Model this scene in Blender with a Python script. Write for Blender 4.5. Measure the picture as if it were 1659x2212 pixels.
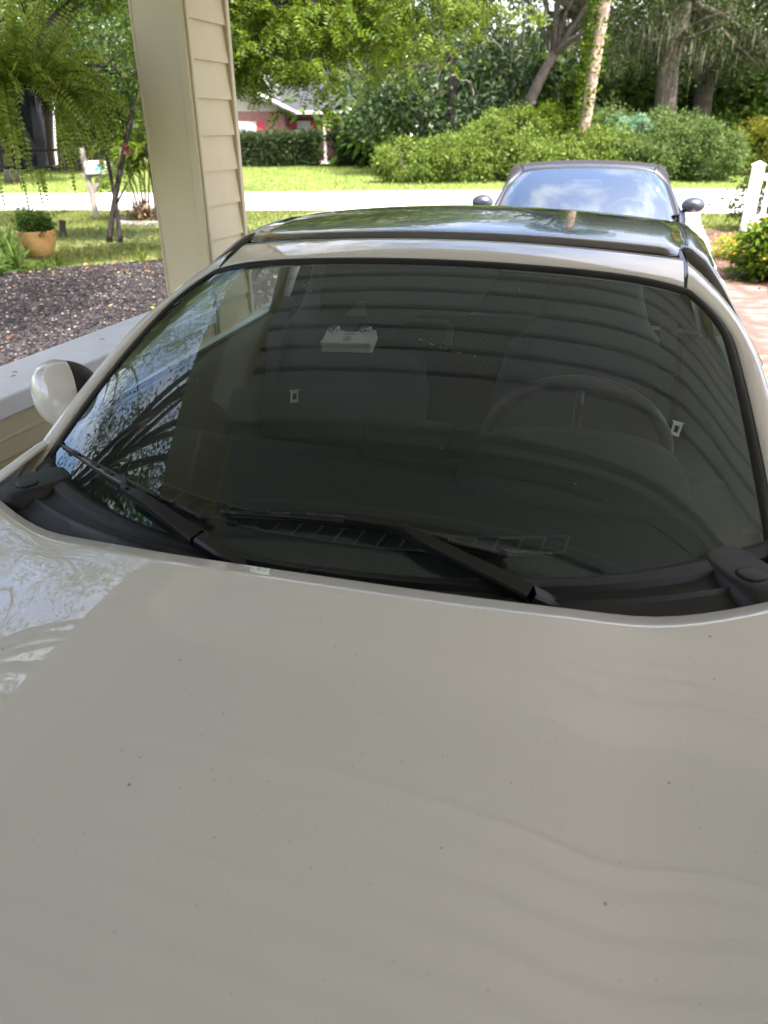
import bpy, math, random
import numpy as np
from mathutils import Vector, Matrix
rnd = random.Random(7); rng = np.random.default_rng(11)
scene = bpy.context.scene
for o in list(bpy.data.objects): bpy.data.objects.remove(o)
col = scene.collection
R = math.radians

# ------------------------------------------------------------------ camera
PITCH, ROLL = R(27.43), R(-0.33)
Fv = Vector((0, math.cos(PITCH), -math.sin(PITCH))); Rv = Vector((1, 0, 0)); Uv = Rv.cross(Fv)
R2 = Rv*math.cos(ROLL) + Uv*math.sin(ROLL); U2 = Uv*math.cos(ROLL) - Rv*math.sin(ROLL)
cd = bpy.data.cameras.new('camera'); cam = bpy.data.objects.new('camera', cd); col.objects.link(cam)
cd.sensor_fit = 'HORIZONTAL'; cd.sensor_width = 36.0; cd.lens = 36.0*1599/1659
cd.clip_start = 0.02; cd.clip_end = 2000
cd.dof.use_dof = True; cd.dof.focus_distance = 1.55; cd.dof.aperture_fstop = 7.0
m3 = Matrix((R2, U2, -Fv)).transposed(); cam.matrix_world = Matrix.Translation((0, 0, 1.45)) @ m3.to_4x4()
scene.camera = cam

# ------------------------------------------------------------------ sky, sun, exposure
SUN_EL, SUN_AZ = R(62), R(148)            # azimuth clockwise from +Y; sun stands behind the camera, to the right
w = bpy.data.worlds.new('World'); scene.world = w; w.use_nodes = True
nt = w.node_tree; bg = nt.nodes['Background']
sky = nt.nodes.new('ShaderNodeTexSky'); sky.sky_type = 'NISHITA'; sky.sun_disc = False
sky.sun_elevation = SUN_EL; sky.sun_rotation = SUN_AZ; sky.dust_density = 3.5; sky.ozone_density = .6
# fair-weather clouds all over the sky
tcw = nt.nodes.new('ShaderNodeTexCoord'); mpw = nt.nodes.new('ShaderNodeMapping'); mpw.inputs['Scale'].default_value = (1, 1, 2.2); nt.links.new(tcw.outputs['Generated'], mpw.inputs[0])
cn = nt.nodes.new('ShaderNodeTexNoise'); cn.inputs['Scale'].default_value = 3.2; cn.inputs['Detail'].default_value = 9; cn.inputs['Roughness'].default_value = .6; nt.links.new(mpw.outputs[0], cn.inputs['Vector'])
cmr = nt.nodes.new('ShaderNodeMapRange'); cmr.inputs[1].default_value = .44; cmr.inputs[2].default_value = .64; cmr.inputs[4].default_value = .9; nt.links.new(cn.outputs[0], cmr.inputs[0])
bw = nt.nodes.new('ShaderNodeRGBToBW'); nt.links.new(sky.outputs[0], bw.inputs[0])
cmu = nt.nodes.new('ShaderNodeMath'); cmu.operation = 'MULTIPLY'; cmu.inputs[1].default_value = 2.0; nt.links.new(bw.outputs[0], cmu.inputs[0])
cmx = nt.nodes.new('ShaderNodeMix'); cmx.data_type = 'RGBA'; nt.links.new(cmr.outputs[0], cmx.inputs[0]); nt.links.new(sky.outputs[0], cmx.inputs[6]); nt.links.new(cmu.outputs[0], cmx.inputs[7])
nt.links.new(cmx.outputs[2], bg.inputs[0]); bg.inputs[1].default_value = 0.15
sd = bpy.data.lights.new('sun', 'SUN'); sd.energy = 4.2; sd.angle = R(0.53); sd.color = (1, .96, .90)
sun = bpy.data.objects.new('sun', sd); col.objects.link(sun)
sdir = Vector((math.sin(SUN_AZ)*math.cos(SUN_EL), math.cos(SUN_AZ)*math.cos(SUN_EL), math.sin(SUN_EL)))
sun.rotation_euler = sdir.to_track_quat('Z', 'Y').to_euler()
vs = scene.view_settings; vs.view_transform = 'Standard'; vs.look = 'None'; vs.gamma = 1; vs.use_curve_mapping = False
vs.exposure = 2.06
vs.use_white_balance = True; vs.white_balance_temperature = 6700; vs.white_balance_tint = 16   # camera set for the shade
scene.cycles.use_denoising = True
scene.cycles.max_bounces = 9; scene.cycles.diffuse_bounces = 5; scene.cycles.transparent_max_bounces = 12
scene.cycles.sample_clamp_indirect = 8

# ------------------------------------------------------------------ helpers
def tag(o, label=None, cat=None, group=None, kind=None):
    if label: o['label'] = label
    if cat: o['category'] = cat
    if group: o['group'] = group
    if kind: o['kind'] = kind
    return o
def empty(name, loc=(0, 0, 0), rz=0, **k):
    o = bpy.data.objects.new(name, None); col.objects.link(o)
    o.location = loc; o.rotation_euler = (0, 0, rz); o.empty_display_size = .1
    return tag(o, **k)
def link(name, me, mat, parent=None, smooth=True):
    o = bpy.data.objects.new(name, me); col.objects.link(o)
    if mat: me.materials.append(mat)
    if parent: o.parent = parent
    if smooth: me.polygons.foreach_set('use_smooth', np.ones(len(me.polygons), bool))
    return o
def V(a): return Vector(a)
class MB:
    def __init__(s): s.v = []; s.f = []
    def add(s, vs_, fs):
        b = len(s.v); s.v += [tuple(p) for p in vs_]; s.f += [tuple(i+b for i in f) for f in fs]; return s
    def box(s, x0, x1, y0, y1, z0, z1):
        return s.add([(x0,y0,z0),(x1,y0,z0),(x1,y1,z0),(x0,y1,z0),(x0,y0,z1),(x1,y0,z1),(x1,y1,z1),(x0,y1,z1)],
                     [(0,3,2,1),(4,5,6,7),(0,1,5,4),(1,2,6,5),(2,3,7,6),(3,0,4,7)])
    def bevbox(s, x0, x1, y0, y1, z0, z1, b):
        # box with all edges chamfered
        X=(x0,x1);Y=(y0,y1);Z=(z0,z1); vs_=[]; idx={}
        for i in (0,1):
            for j in (0,1):
                for k in (0,1):
                    c=(X[i],Y[j],Z[k]); d=(b if i==0 else -b, b if j==0 else -b, b if k==0 else -b)
                    for a in range(3):
                        p=[c[0]+d[0],c[1]+d[1],c[2]+d[2]]; p[a]=c[a]; idx[(i,j,k,a)]=len(vs_); vs_.append(p)
        I=idx; fs=[]
        for e in (0,1):
            fs.append((I[e,0,0,0],I[e,1,0,0],I[e,1,1,0],I[e,0,1,0]) if e else (I[e,0,0,0],I[e,0,1,0],I[e,1,1,0],I[e,1,0,0]))
            fs.append((I[0,e,0,1],I[0,e,1,1],I[1,e,1,1],I[1,e,0,1]) if e else (I[0,e,0,1],I[1,e,0,1],I[1,e,1,1],I[0,e,1,1]))
            fs.append((I[0,0,e,2],I[1,0,e,2],I[1,1,e,2],I[0,1,e,2]) if e else (I[0,0,e,2],I[0,1,e,2],I[1,1,e,2],I[1,0,e,2]))
        for p in (0,1):
            for q in (0,1):
                fs.append((I[0,p,q,1],I[1,p,q,1],I[1,p,q,2],I[0,p,q,2]) if (p==0)==(q==0) else (I[0,p,q,2],I[1,p,q,2],I[1,p,q,1],I[0,p,q,1]))
                fs.append((I[p,0,q,2],I[p,1,q,2],I[p,1,q,0],I[p,0,q,0]) if (p==0)==(q==0) else (I[p,0,q,0],I[p,1,q,0],I[p,1,q,2],I[p,0,q,2]))
                fs.append((I[p,q,0,0],I[p,q,1,0],I[p,q,1,1],I[p,q,0,1]) if (p==0)==(q==0) else (I[p,q,0,1],I[p,q,1,1],I[p,q,1,0],I[p,q,0,0]))
        for i in (0,1):
            for j in (0,1):
                for k in (0,1):
                    t=(I[i,j,k,0],I[i,j,k,1],I[i,j,k,2]); fs.append(t if (i+j+k)%2==1 else t[::-1])
        return s.add(vs_, fs)
    def grid(s, P):                      # P[i][j] -> point
        n, m = len(P), len(P[0]); vs_ = [p for r in P for p in r]
        return s.add(vs_, [(i*m+j, i*m+j+1, (i+1)*m+j+1, (i+1)*m+j) for i in range(n-1) for j in range(m-1)])
    def tube(s, pts, rad, n=8, cap=True, flat=1.0):
        pts = [Vector(p) for p in pts]; rad = [rad]*len(pts) if isinstance(rad, (int, float)) else rad
        ref = None; rings = []
        for i, p in enumerate(pts):
            t = (pts[min(i+1, len(pts)-1)] - pts[max(i-1, 0)]).normalized()
            if ref is None:
                ref = Vector((0,0,1)) if abs(t.z) < .9 else Vector((1,0,0))
            a = (ref - t*ref.dot(t)).normalized(); b = t.cross(a); ref = a
            rings.append([p + (a*math.cos(2*math.pi*k/n)*flat + b*math.sin(2*math.pi*k/n))*rad[i] for k in range(n)])
        vs_ = [p for r in rings for p in r]
        fs = [(i*n+k, i*n+(k+1)%n, (i+1)*n+(k+1)%n, (i+1)*n+k) for i in range(len(rings)-1) for k in range(n)]
        if cap: fs += [tuple(range(n))[::-1], tuple((len(rings)-1)*n+k for k in range(n))]
        return s.add(vs_, fs)
    def loft(s, rings, closed=True, cap=True):
        n = len(rings[0]); vs_ = [p for r in rings for p in r]; kk = n if closed else n-1
        fs = [(i*n+k, i*n+(k+1)%n, (i+1)*n+(k+1)%n, (i+1)*n+k) for i in range(len(rings)-1) for k in range(kk)]
        if cap: fs += [tuple(range(n))[::-1], tuple((len(rings)-1)*n+k for k in range(n))]
        return s.add(vs_, fs)
    def lathe(s, prof, c=(0,0,0), n=24):
        rings = [[(c[0]+r*math.cos(2*math.pi*k/n), c[1]+r*math.sin(2*math.pi*k/n), c[2]+z) for k in range(n)] for r, z in prof]
        return s.loft(rings, cap=False)
    def ell(s, c, r, n=16, m=10, M=None):
        rings = []
        for i in range(m+1):
            th = math.pi*i/m; ring = []
            for k in range(n):
                p = Vector((r[0]*math.sin(th)*math.cos(2*math.pi*k/n), r[1]*math.sin(th)*math.sin(2*math.pi*k/n), r[2]*math.cos(th)))
                if M: p = M @ p
                ring.append(Vector(c)+p)
            rings.append(ring)
        return s.loft(rings, cap=False)
    def xf(s, M):
        s.v = [tuple(M @ Vector(p)) for p in s.v]; return s
    def mesh(s, name):
        me = bpy.data.meshes.new(name); me.from_pydata(s.v, [], s.f); me.update(); return me
    def build(s, name, mat, parent=None, smooth=False):
        return link(name, s.mesh(name), mat, parent, smooth)

def sharp(o, ang=35):
    try: o.data.set_sharp_from_angle(angle=R(ang))
    except Exception: pass
    return o
def fixn(o):
    import bmesh
    b = bmesh.new(); b.from_mesh(o.data); bmesh.ops.recalc_face_normals(b, faces=b.faces); b.to_mesh(o.data); b.free(); return o
def solid(o, th, off=-1):
    md = o.modifiers.new('solid', 'SOLIDIFY'); md.thickness = th; md.offset = off; return o

# ------------------------------------------------------------------ materials
def mat(name, base=(.5,.5,.5), rough=.5, metal=0, spec=.5, coat=0, coat_rough=.03, noise=0, nscale=40, bump=0, bscale=200, detail=4, coords='Object'):
    m = bpy.data.materials.new(name); m.use_nodes = True; N = m.node_tree.nodes; Lk = m.node_tree.links
    p = N['Principled BSDF']; p.inputs['Base Color'].default_value = (*base, 1); p.inputs['Roughness'].default_value = rough
    p.inputs['Metallic'].default_value = metal; p.inputs['Specular IOR Level'].default_value = spec
    p.inputs['Coat Weight'].default_value = coat; p.inputs['Coat Roughness'].default_value = coat_rough
    if noise or bump:
        tc = N.new('ShaderNodeTexCoord')
    if noise:
        t = N.new('ShaderNodeTexNoise'); t.inputs['Scale'].default_value = nscale; t.inputs['Detail'].default_value = detail
        Lk.new(tc.outputs[coords], t.inputs['Vector'])
        r = N.new('ShaderNodeMapRange'); r.inputs[1].default_value = .3; r.inputs[2].default_value = .7
        r.inputs[3].default_value = 1-noise; r.inputs[4].default_value = 1+noise; Lk.new(t.outputs[0], r.inputs[0])
        mx = N.new('ShaderNodeMix'); mx.data_type = 'RGBA'; mx.blend_type = 'MULTIPLY'; mx.inputs[0].default_value = 1
        mx.inputs[6].default_value = (*base, 1); Lk.new(r.outputs[0], mx.inputs[7]); Lk.new(mx.outputs[2], p.inputs['Base Color'])
    if bump:
        t2 = N.new('ShaderNodeTexNoise'); t2.inputs['Scale'].default_value = bscale; t2.inputs['Detail'].default_value = 3
        Lk.new(tc.outputs[coords], t2.inputs['Vector'])
        b = N.new('ShaderNodeBump'); b.inputs['Strength'].default_value = bump; b.inputs['Distance'].default_value = .002
        Lk.new(t2.outputs[0], b.inputs['Height']); Lk.new(b.outputs[0], p.inputs['Normal'])
    return m
def ramp_mat(name, cols, rough=.6, scale=3, detail=8, bump=.3, bscale=60, island=False, spec=.3, stretch=None, trans=0):
    """colour ramp driven by noise (or by a random value per loose piece)"""
    m = bpy.data.materials.new(name); m.use_nodes = True; N = m.node_tree.nodes; Lk = m.node_tree.links
    p = N['Principled BSDF']; p.inputs['Roughness'].default_value = rough; p.inputs['Specular IOR Level'].default_value = spec
    cr = N.new('ShaderNodeValToRGB'); e = cr.color_ramp.elements
    while len(e) < len(cols): e.new(.5)
    for i, c in enumerate(cols): e[i].position = c[0]; e[i].color = (*c[1], 1)
    tc = N.new('ShaderNodeTexCoord'); mp = N.new('ShaderNodeMapping'); Lk.new(tc.outputs['Object'], mp.inputs[0])
    if stretch: mp.inputs['Scale'].default_value = stretch
    if island:
        g = N.new('ShaderNodeNewGeometry'); Lk.new(g.outputs['Random Per Island'], cr.inputs[0])
    else:
        t = N.new('ShaderNodeTexNoise'); t.inputs['Scale'].default_value = scale; t.inputs['Detail'].default_value = detail; t.inputs['Roughness'].default_value = .65
        Lk.new(mp.outputs[0], t.inputs['Vector']); Lk.new(t.outputs[0], cr.inputs[0])
    Lk.new(cr.outputs[0], p.inputs['Base Color'])
    if bump:
        t2 = N.new('ShaderNodeTexNoise'); t2.inputs['Scale'].default_value = bscale; t2.inputs['Detail'].default_value = 6
        Lk.new(mp.outputs[0], t2.inputs['Vector'])
        b = N.new('ShaderNodeBump'); b.inputs['Strength'].default_value = bump; b.inputs['Distance'].default_value = .02
        Lk.new(t2.outputs[0], b.inputs['Height']); Lk.new(b.outputs[0], p.inputs['Normal'])
    if trans:
        tr = N.new('ShaderNodeBsdfTranslucent'); ms = N.new('ShaderNodeMixShader'); ms.inputs[0].default_value = trans
        hs = N.new('ShaderNodeHueSaturation'); hs.inputs['Hue'].default_value = .485; hs.inputs['Value'].default_value = 1.5; Lk.new(cr.outputs[0], hs.inputs['Color'])
        Lk.new(hs.outputs[0], tr.inputs[0]); Lk.new(p.outputs[0], ms.inputs[1]); Lk.new(tr.outputs[0], ms.inputs[2])
        Lk.new(ms.outputs[0], N['Material Output'].inputs[0])
    return m
def leafmat(name, c0, c1, c2=None, trans=.35, rough=.5, spec=.5):
    cols = [(0, c0), (.6, c1)] + ([(1, c2)] if c2 else [])
    return ramp_mat(name, cols, rough=rough, island=True, bump=0, spec=spec*.35, trans=trans)
def glassmat(name, tint, refl=1.0, ior=1.52, rough=0.0, dust=0.):
    m = bpy.data.materials.new(name); m.use_nodes = True; N = m.node_tree.nodes; Lk = m.node_tree.links
    N.remove(N['Principled BSDF'])
    tr = N.new('ShaderNodeBsdfTransparent'); tr.inputs[0].default_value = (*tint, 1)
    gl = N.new('ShaderNodeBsdfGlossy'); gl.inputs['Roughness'].default_value = rough; gl.inputs[0].default_value = (.78, .92, 1, 1)
    fr = N.new('ShaderNodeFresnel'); fr.inputs[0].default_value = ior
    # two faces of one pane: 2R/(1+R)
    a = N.new('ShaderNodeMath'); a.operation = 'MULTIPLY'; a.inputs[1].default_value = 2*refl
    b = N.new('ShaderNodeMath'); b.operation = 'ADD'; b.inputs[1].default_value = 1
    c = N.new('ShaderNodeMath'); c.operation = 'DIVIDE'; c.use_clamp = True
    Lk.new(fr.outputs[0], a.inputs[0]); Lk.new(fr.outputs[0], b.inputs[0]); Lk.new(a.outputs[0], c.inputs[0]); Lk.new(b.outputs[0], c.inputs[1])
    ms = N.new('ShaderNodeMixShader'); Lk.new(c.outputs[0], ms.inputs[0]); Lk.new(tr.outputs[0], ms.inputs[1]); Lk.new(gl.outputs[0], ms.inputs[2])
    out = ms.outputs[0]
    if dust:                              # thin uneven film of dust and old wipe marks
        tc = N.new('ShaderNodeTexCoord'); mp = N.new('ShaderNodeMapping'); mp.inputs['Scale'].default_value = (1, 5, 5); Lk.new(tc.outputs['Object'], mp.inputs[0])
        n1 = N.new('ShaderNodeTexNoise'); n1.inputs['Scale'].default_value = 4; n1.inputs['Detail'].default_value = 7; n1.inputs['Roughness'].default_value = .7; Lk.new(mp.outputs[0], n1.inputs['Vector'])
        mr = N.new('ShaderNodeMapRange'); mr.inputs[1].default_value = .4; mr.inputs[2].default_value = .75; mr.inputs[3].default_value = dust*.25; mr.inputs[4].default_value = dust*2; Lk.new(n1.outputs[0], mr.inputs[0])
        df = N.new('ShaderNodeBsdfDiffuse'); df.inputs[0].default_value = (.6, .6, .58, 1); m2 = N.new('ShaderNodeMixShader')
        Lk.new(mr.outputs[0], m2.inputs[0]); Lk.new(out, m2.inputs[1]); Lk.new(df.outputs[0], m2.inputs[2]); out = m2.outputs[0]
    Lk.new(out, N['Material Output'].inputs[0])
    return m
def speck_paint(name, base):
    """pearl paint with clear coat and a scatter of grit lying on it"""
    m = mat(name, base, rough=.42, coat=1, coat_rough=.015, spec=.4); m.node_tree.nodes['Principled BSDF'].inputs['Coat IOR'].default_value = 1.9
    N = m.node_tree.nodes; Lk = m.node_tree.links; p = N['Principled BSDF']
    tc = N.new('ShaderNodeTexCoord')
    v = N.new('ShaderNodeTexVoronoi'); v.inputs['Scale'].default_value = 34; v.inputs['Randomness'].default_value = 1
    Lk.new(tc.outputs['Object'], v.inputs['Vector'])
    # only some cells carry a speck, of varying size
    sp = N.new('ShaderNodeSeparateColor'); Lk.new(v.outputs['Color'], sp.inputs[0])
    mr = N.new('ShaderNodeMapRange'); mr.inputs[1].default_value = .45; mr.inputs[2].default_value = 1; mr.inputs[3].default_value = .0; mr.inputs[4].default_value = .06
    Lk.new(sp.outputs[0], mr.inputs[0])
    lt = N.new('ShaderNodeMath'); lt.operation = 'LESS_THAN'; Lk.new(v.outputs['Distance'], lt.inputs[0]); Lk.new(mr.outputs[0], lt.inputs[1])
    n = N.new('ShaderNodeTexNoise'); n.inputs['Scale'].default_value = 2.2; n.inputs['Detail'].default_value = 5; Lk.new(tc.outputs['Object'], n.inputs['Vector'])
    n2 = N.new('ShaderNodeTexNoise'); n2.inputs['Scale'].default_value = 900; Lk.new(tc.outputs['Object'], n2.inputs['Vector'])
    r2 = N.new('ShaderNodeMapRange'); r2.inputs[3].default_value = .95; r2.inputs[4].default_value = 1.05; Lk.new(n2.outputs[0], r2.inputs[0])
    mx = N.new('ShaderNodeMix'); mx.data_type = 'RGBA'; mx.blend_type = 'MULTIPLY'; mx.inputs[0].default_value = 1; mx.inputs[6].default_value = (*base, 1)
    Lk.new(r2.outputs[0], mx.inputs[7])
    m2 = N.new('ShaderNodeMix'); m2.data_type = 'RGBA'; m2.inputs[7].default_value = (.16, .14, .11, 1); Lk.new(lt.outputs[0], m2.inputs[0]); Lk.new(mx.outputs[2], m2.inputs[6])
    v3 = N.new('ShaderNodeTexVoronoi'); v3.inputs['Scale'].default_value = 110; Lk.new(tc.outputs['Object'], v3.inputs['Vector'])
    s3 = N.new('ShaderNodeSeparateColor'); Lk.new(v3.outputs['Color'], s3.inputs[0])
    r3 = N.new('ShaderNodeMapRange'); r3.inputs[1].default_value = .5; r3.inputs[2].default_value = 1; r3.inputs[3].default_value = 0; r3.inputs[4].default_value = .11; Lk.new(s3.outputs[1], r3.inputs[0])
    l3 = N.new('ShaderNodeMath'); l3.operation = 'LESS_THAN'; Lk.new(v3.outputs['Distance'], l3.inputs[0]); Lk.new(r3.outputs[0], l3.inputs[1])
    f3 = N.new('ShaderNodeMath'); f3.operation = 'MULTIPLY'; f3.inputs[1].default_value = .55; Lk.new(l3.outputs[0], f3.inputs[0])
    m3_ = N.new('ShaderNodeMix'); m3_.data_type = 'RGBA'; m3_.inputs[7].default_value = (.2, .18, .14, 1); Lk.new(f3.outputs[0], m3_.inputs[0]); Lk.new(m2.outputs[2], m3_.inputs[6])
    Lk.new(m3_.outputs[2], p.inputs['Base Color'])
    cr = N.new('ShaderNodeMapRange'); cr.inputs[1].default_value = .35; cr.inputs[2].default_value = .75; cr.inputs[3].default_value = .0; cr.inputs[4].default_value = .012
    Lk.new(n.outputs[0], cr.inputs[0]); Lk.new(cr.outputs[0], p.inputs['Coat Roughness'])
    n3 = N.new('ShaderNodeTexNoise'); n3.inputs['Scale'].default_value = 70; Lk.new(tc.outputs['Object'], n3.inputs['Vector'])
    b = N.new('ShaderNodeBump'); b.inputs['Strength'].default_value = .012; b.inputs['Distance'].default_value = .001; Lk.new(n3.outputs[0], b.inputs['Height'])
    Lk.new(b.outputs[0], p.inputs['Coat Normal'])
    return m
def soffit_mat(edge, base):
    m = mat('perforated_vinyl', (.66, .65, .63), rough=.45)
    N = m.node_tree.nodes; Lk = m.node_tree.links; p = N['Principled BSDF']
    tc = N.new('ShaderNodeTexCoord'); sx = N.new('ShaderNodeSeparateXYZ'); Lk.new(tc.outputs['Object'], sx.inputs[0])
    def M(op, a, b=None, c=None):
        n = N.new('ShaderNodeMath'); n.operation = op
        for i, q in enumerate((a, b, c)):
            if q is None: continue
            if isinstance(q, (int, float)): n.inputs[i].default_value = q
            else: Lk.new(q, n.inputs[i])
        return n.outputs[0]
    yy = M('MULTIPLY', sx.outputs[1], 1/.017); row = M('FLOOR', yy); half = M('MULTIPLY', M('MODULO', row, 2.0), .5)
    xx = M('ADD', M('MULTIPLY', sx.outputs[0], 1/.030), half)
    fx = M('SUBTRACT', M('FRACT', xx), .5); fy = M('SUBTRACT', M('FRACT', yy), .5)
    d = M('SQRT', M('ADD', M('POWER', M('MULTIPLY', fx, 1.5), 2.0), M('POWER', fy, 2.0)))
    hole = M('MULTIPLY', M('LESS_THAN', d, .30), M('LESS_THAN', sx.outputs[1], edge))
    mx = N.new('ShaderNodeMix'); mx.data_type = 'RGBA'; mx.inputs[6].default_value = (*base, 1); mx.inputs[7].default_value = (*[c*.62 for c in base], 1)
    Lk.new(hole, mx.inputs[0]); Lk.new(mx.outputs[2], p.inputs['Base Color'])
    return m
def brick_mat(name, c1, c2, mortar, scale):
    m = mat(name, c1, rough=.85); N = m.node_tree.nodes; Lk = m.node_tree.links; p = N['Principled BSDF']
    tc = N.new('ShaderNodeTexCoord'); sx = N.new('ShaderNodeSeparateXYZ'); cb = N.new('ShaderNodeCombineXYZ'); Lk.new(tc.outputs['Object'], sx.inputs[0])
    ad = N.new('ShaderNodeMath'); ad.operation = 'ADD'; Lk.new(sx.outputs[0], ad.inputs[0]); Lk.new(sx.outputs[1], ad.inputs[1])
    Lk.new(ad.outputs[0], cb.inputs[0]); Lk.new(sx.outputs[2], cb.inputs[1])
    b = N.new('ShaderNodeTexBrick'); Lk.new(cb.outputs[0], b.inputs['Vector']); b.inputs['Scale'].default_value = scale
    b.inputs['Color1'].default_value = (*c1, 1); b.inputs['Color2'].default_value = (*c2, 1); b.inputs['Mortar'].default_value = (*mortar, 1); b.inputs['Mortar Size'].default_value = .03
    Lk.new(b.outputs[0], p.inputs['Base Color']); return m

M = {}
M['paint'] = speck_paint('pearl_white_paint', (.77, .74, .685))
M['gloss_black'] = mat('gloss_black_roof', (.012, .012, .012), rough=.25, coat=1, coat_rough=.01)
M['plastic'] = mat('black_trim_plastic', (.011, .011, .0125), rough=.52, noise=.25, nscale=30, bump=.15, bscale=900)
M['rubber'] = mat('black_rubber', (.006, .006, .0065), rough=.6)
M['arm'] = mat('satin_black_metal', (.006, .006, .0065), rough=.38)
M['frit'] = mat('black_frit', (.008, .008, .008), rough=.6)
M['dash'] = mat('dash_plastic', (.020, .024, .026), rough=.6, bump=.3, bscale=700)
M['dash2'] = mat('dash_grille', (.09, .10, .10), rough=.55)
M['seat'] = mat('seat_cloth', (.046, .052, .055), rough=.8, bump=.4, bscale=500)
M['cabin'] = mat('cabin_dark', (.033, .037, .039), rough=.8)
M['door_trim'] = mat('door_trim_grey', (.13, .14, .135), rough=.6)
M['glass'] = glassmat('windshield_glass', (.79, .86, .88), refl=.80, dust=.004)
M['side_glass'] = glassmat('side_glass', (.72, .80, .74), refl=.8)
M['glass2'] = glassmat('car_glass', (.70, .80, .80), refl=3.0)
M['white_plastic'] = mat('white_plastic', (.86, .84, .80), rough=.45)
M['clear'] = glassmat('clear_rubber', (.8, .83, .8), refl=2.5)
M['print'] = mat('grey_print', (.12, .12, .12), rough=.7)
M['chrome'] = mat('bright_metal', (.75, .75, .75), rough=.18, metal=1)
M['mirror'] = mat('mirror_glass', (.9, .9, .9), rough=.02, metal=1)
M['tyre'] = mat('tyre_rubber', (.02, .02, .02), rough=.85)
M['rim'] = mat('dark_alloy', (.16, .16, .17), rough=.35, metal=1)
M['lamp'] = mat('lamp_lens', (.5, .5, .5), rough=.1, coat=1)
M['lamp_red'] = mat('tail_lens', (.35, .02, .02), rough=.15, coat=1)
M['grey_paint'] = mat('grey_metallic_paint', (.035, .040, .058), rough=.34, metal=.35, coat=1, coat_rough=.03)
M['soft_top'] = mat('black_cloth_top', (.008, .0075, .008), rough=.85, bump=.4, bscale=600)
M['siding'] = mat('cream_vinyl', (.64, .54, .35), rough=.5, noise=.035, nscale=8, bump=.35, bscale=60)
M['trim'] = mat('cream_trim', (.62, .54, .37), rough=.5, noise=.03, nscale=5)
M['cap'] = mat('white_cap_paint', (.80, .80, .82), rough=.45, noise=.05, nscale=12, bump=.1, bscale=80)
M['soffit'] = soffit_mat(.028, (.76,.76,.77)); M['soffit_dim'] = soffit_mat(9, (.55,.55,.56))  # second copy is darkened: weaker light behind the beam put into its colour
M['groove'] = mat('soffit_groove_shade', (.60, .60, .61), rough=.5)  # shade inside the ceiling grooves, painted as a darker tone
M['board'] = mat('smooth_beam_wrap', (.76, .75, .74), rough=.45, noise=.03, nscale=3)
M['panel_wall'] = mat('tan_grooved_panel', (.42, .36, .26), rough=.6, noise=.06, nscale=6)
M['shingle'] = ramp_mat('grey_shingle', [(.3, (.022,.023,.028)), (.7, (.052,.054,.064))], scale=14, rough=.9, bump=.5, bscale=40)

# ------------------------------------------------------------------ ground, road, driveway
def sheet(name, pts, z, material, div=1, **k):
    o = MB().add([(x, y, z) for x, y in pts], [tuple(range(len(pts)))]).build(name, material)
    return tag(o, kind='structure', **k)
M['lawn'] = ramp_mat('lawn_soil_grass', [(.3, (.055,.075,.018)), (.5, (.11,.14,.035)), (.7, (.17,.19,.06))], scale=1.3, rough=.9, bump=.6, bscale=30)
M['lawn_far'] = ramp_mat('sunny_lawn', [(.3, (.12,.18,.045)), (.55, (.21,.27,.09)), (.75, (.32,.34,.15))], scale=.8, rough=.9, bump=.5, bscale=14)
M['gravel_base'] = ramp_mat('gravel_bed', [(.3, (.015,.013,.013)), (.6, (.045,.04,.04)), (.8, (.1,.09,.085))], scale=25, rough=.95, bump=1, bscale=60)
M['road'] = ramp_mat('pale_road', [(.3, (.42,.41,.39)), (.7, (.54,.53,.51))], scale=4, rough=.9, bump=.2, bscale=80)
M['concrete'] = ramp_mat('pale_concrete', [(.25, (.44,.42,.40)), (.55, (.56,.54,.52)), (.8, (.62,.60,.57))], scale=1.5, rough=.85, bump=.15, bscale=90)
M['floor'] = ramp_mat('carport_slab', [(.3, (.40,.385,.36)), (.7, (.50,.485,.46))], scale=2, rough=.7, bump=.1, bscale=90)
M['mulch'] = ramp_mat('mulch_soil', [(.3, (.05,.03,.02)), (.6, (.12,.07,.045)), (.8, (.2,.13,.09))], scale=20, rough=.95, bump=1, bscale=50)
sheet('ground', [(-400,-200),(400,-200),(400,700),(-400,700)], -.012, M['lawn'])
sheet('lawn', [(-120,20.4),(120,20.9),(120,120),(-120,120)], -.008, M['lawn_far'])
sheet('road', [(-150,25.0),(-150,18.4),(-6.8,16.2),(-.9,15.85),(6.0,15.0),(20,13.2),(150,-4),(150,3),(20,20.9),(8,20.95),(-8.6,20.65)], -.004, M['road'])
sheet('gravel_bed', [(-9.5,1.2),(-1.25,1.2),(-.75,2.8),(-.55,3.6),(.1,5.6),(-.2,9.2),(-2.4,9.95),(-3.4,9.4),(-4.6,8.6),(-6.5,7.6),(-9.5,7.0)], -.004, M['gravel_base'])
sheet('driveway', [(-.42,3.6),(.35,5.8),(-.45,11),(-.9,15.84),(6.0,15.02),(5.0,12.2),(3.68,8.15),(2.95,6.5),(2.3,4.4),(2.0,3.0)], .0, M['concrete'])
sheet('mulch_bed', [(3.45,7.55),(3.75,8.6),(4.6,11.0),(5.05,12.3),(12,12.6),(12,6.0),(3.9,6.2)], .002, M['mulch'])

# carport frame
KYAW = R(-17.8); KO = (-.715, 3.172, 0)
kx = Vector((math.cos(KYAW), math.sin(KYAW), 0)); ky = Vector((-math.sin(KYAW), math.cos(KYAW), 0))
def K(x, y, z=0): return Vector(KO) + kx*x + ky*y + Vector((0,0,z))
fl = MB().add([K(-.25,-4.4,.004), K(4.4,-4.4,.004), K(4.4,.55,.004), K(-.25,.55,.004)], [(0,1,2,3)]).build('carport_floor', M['floor']); tag(fl, kind='structure')
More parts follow.
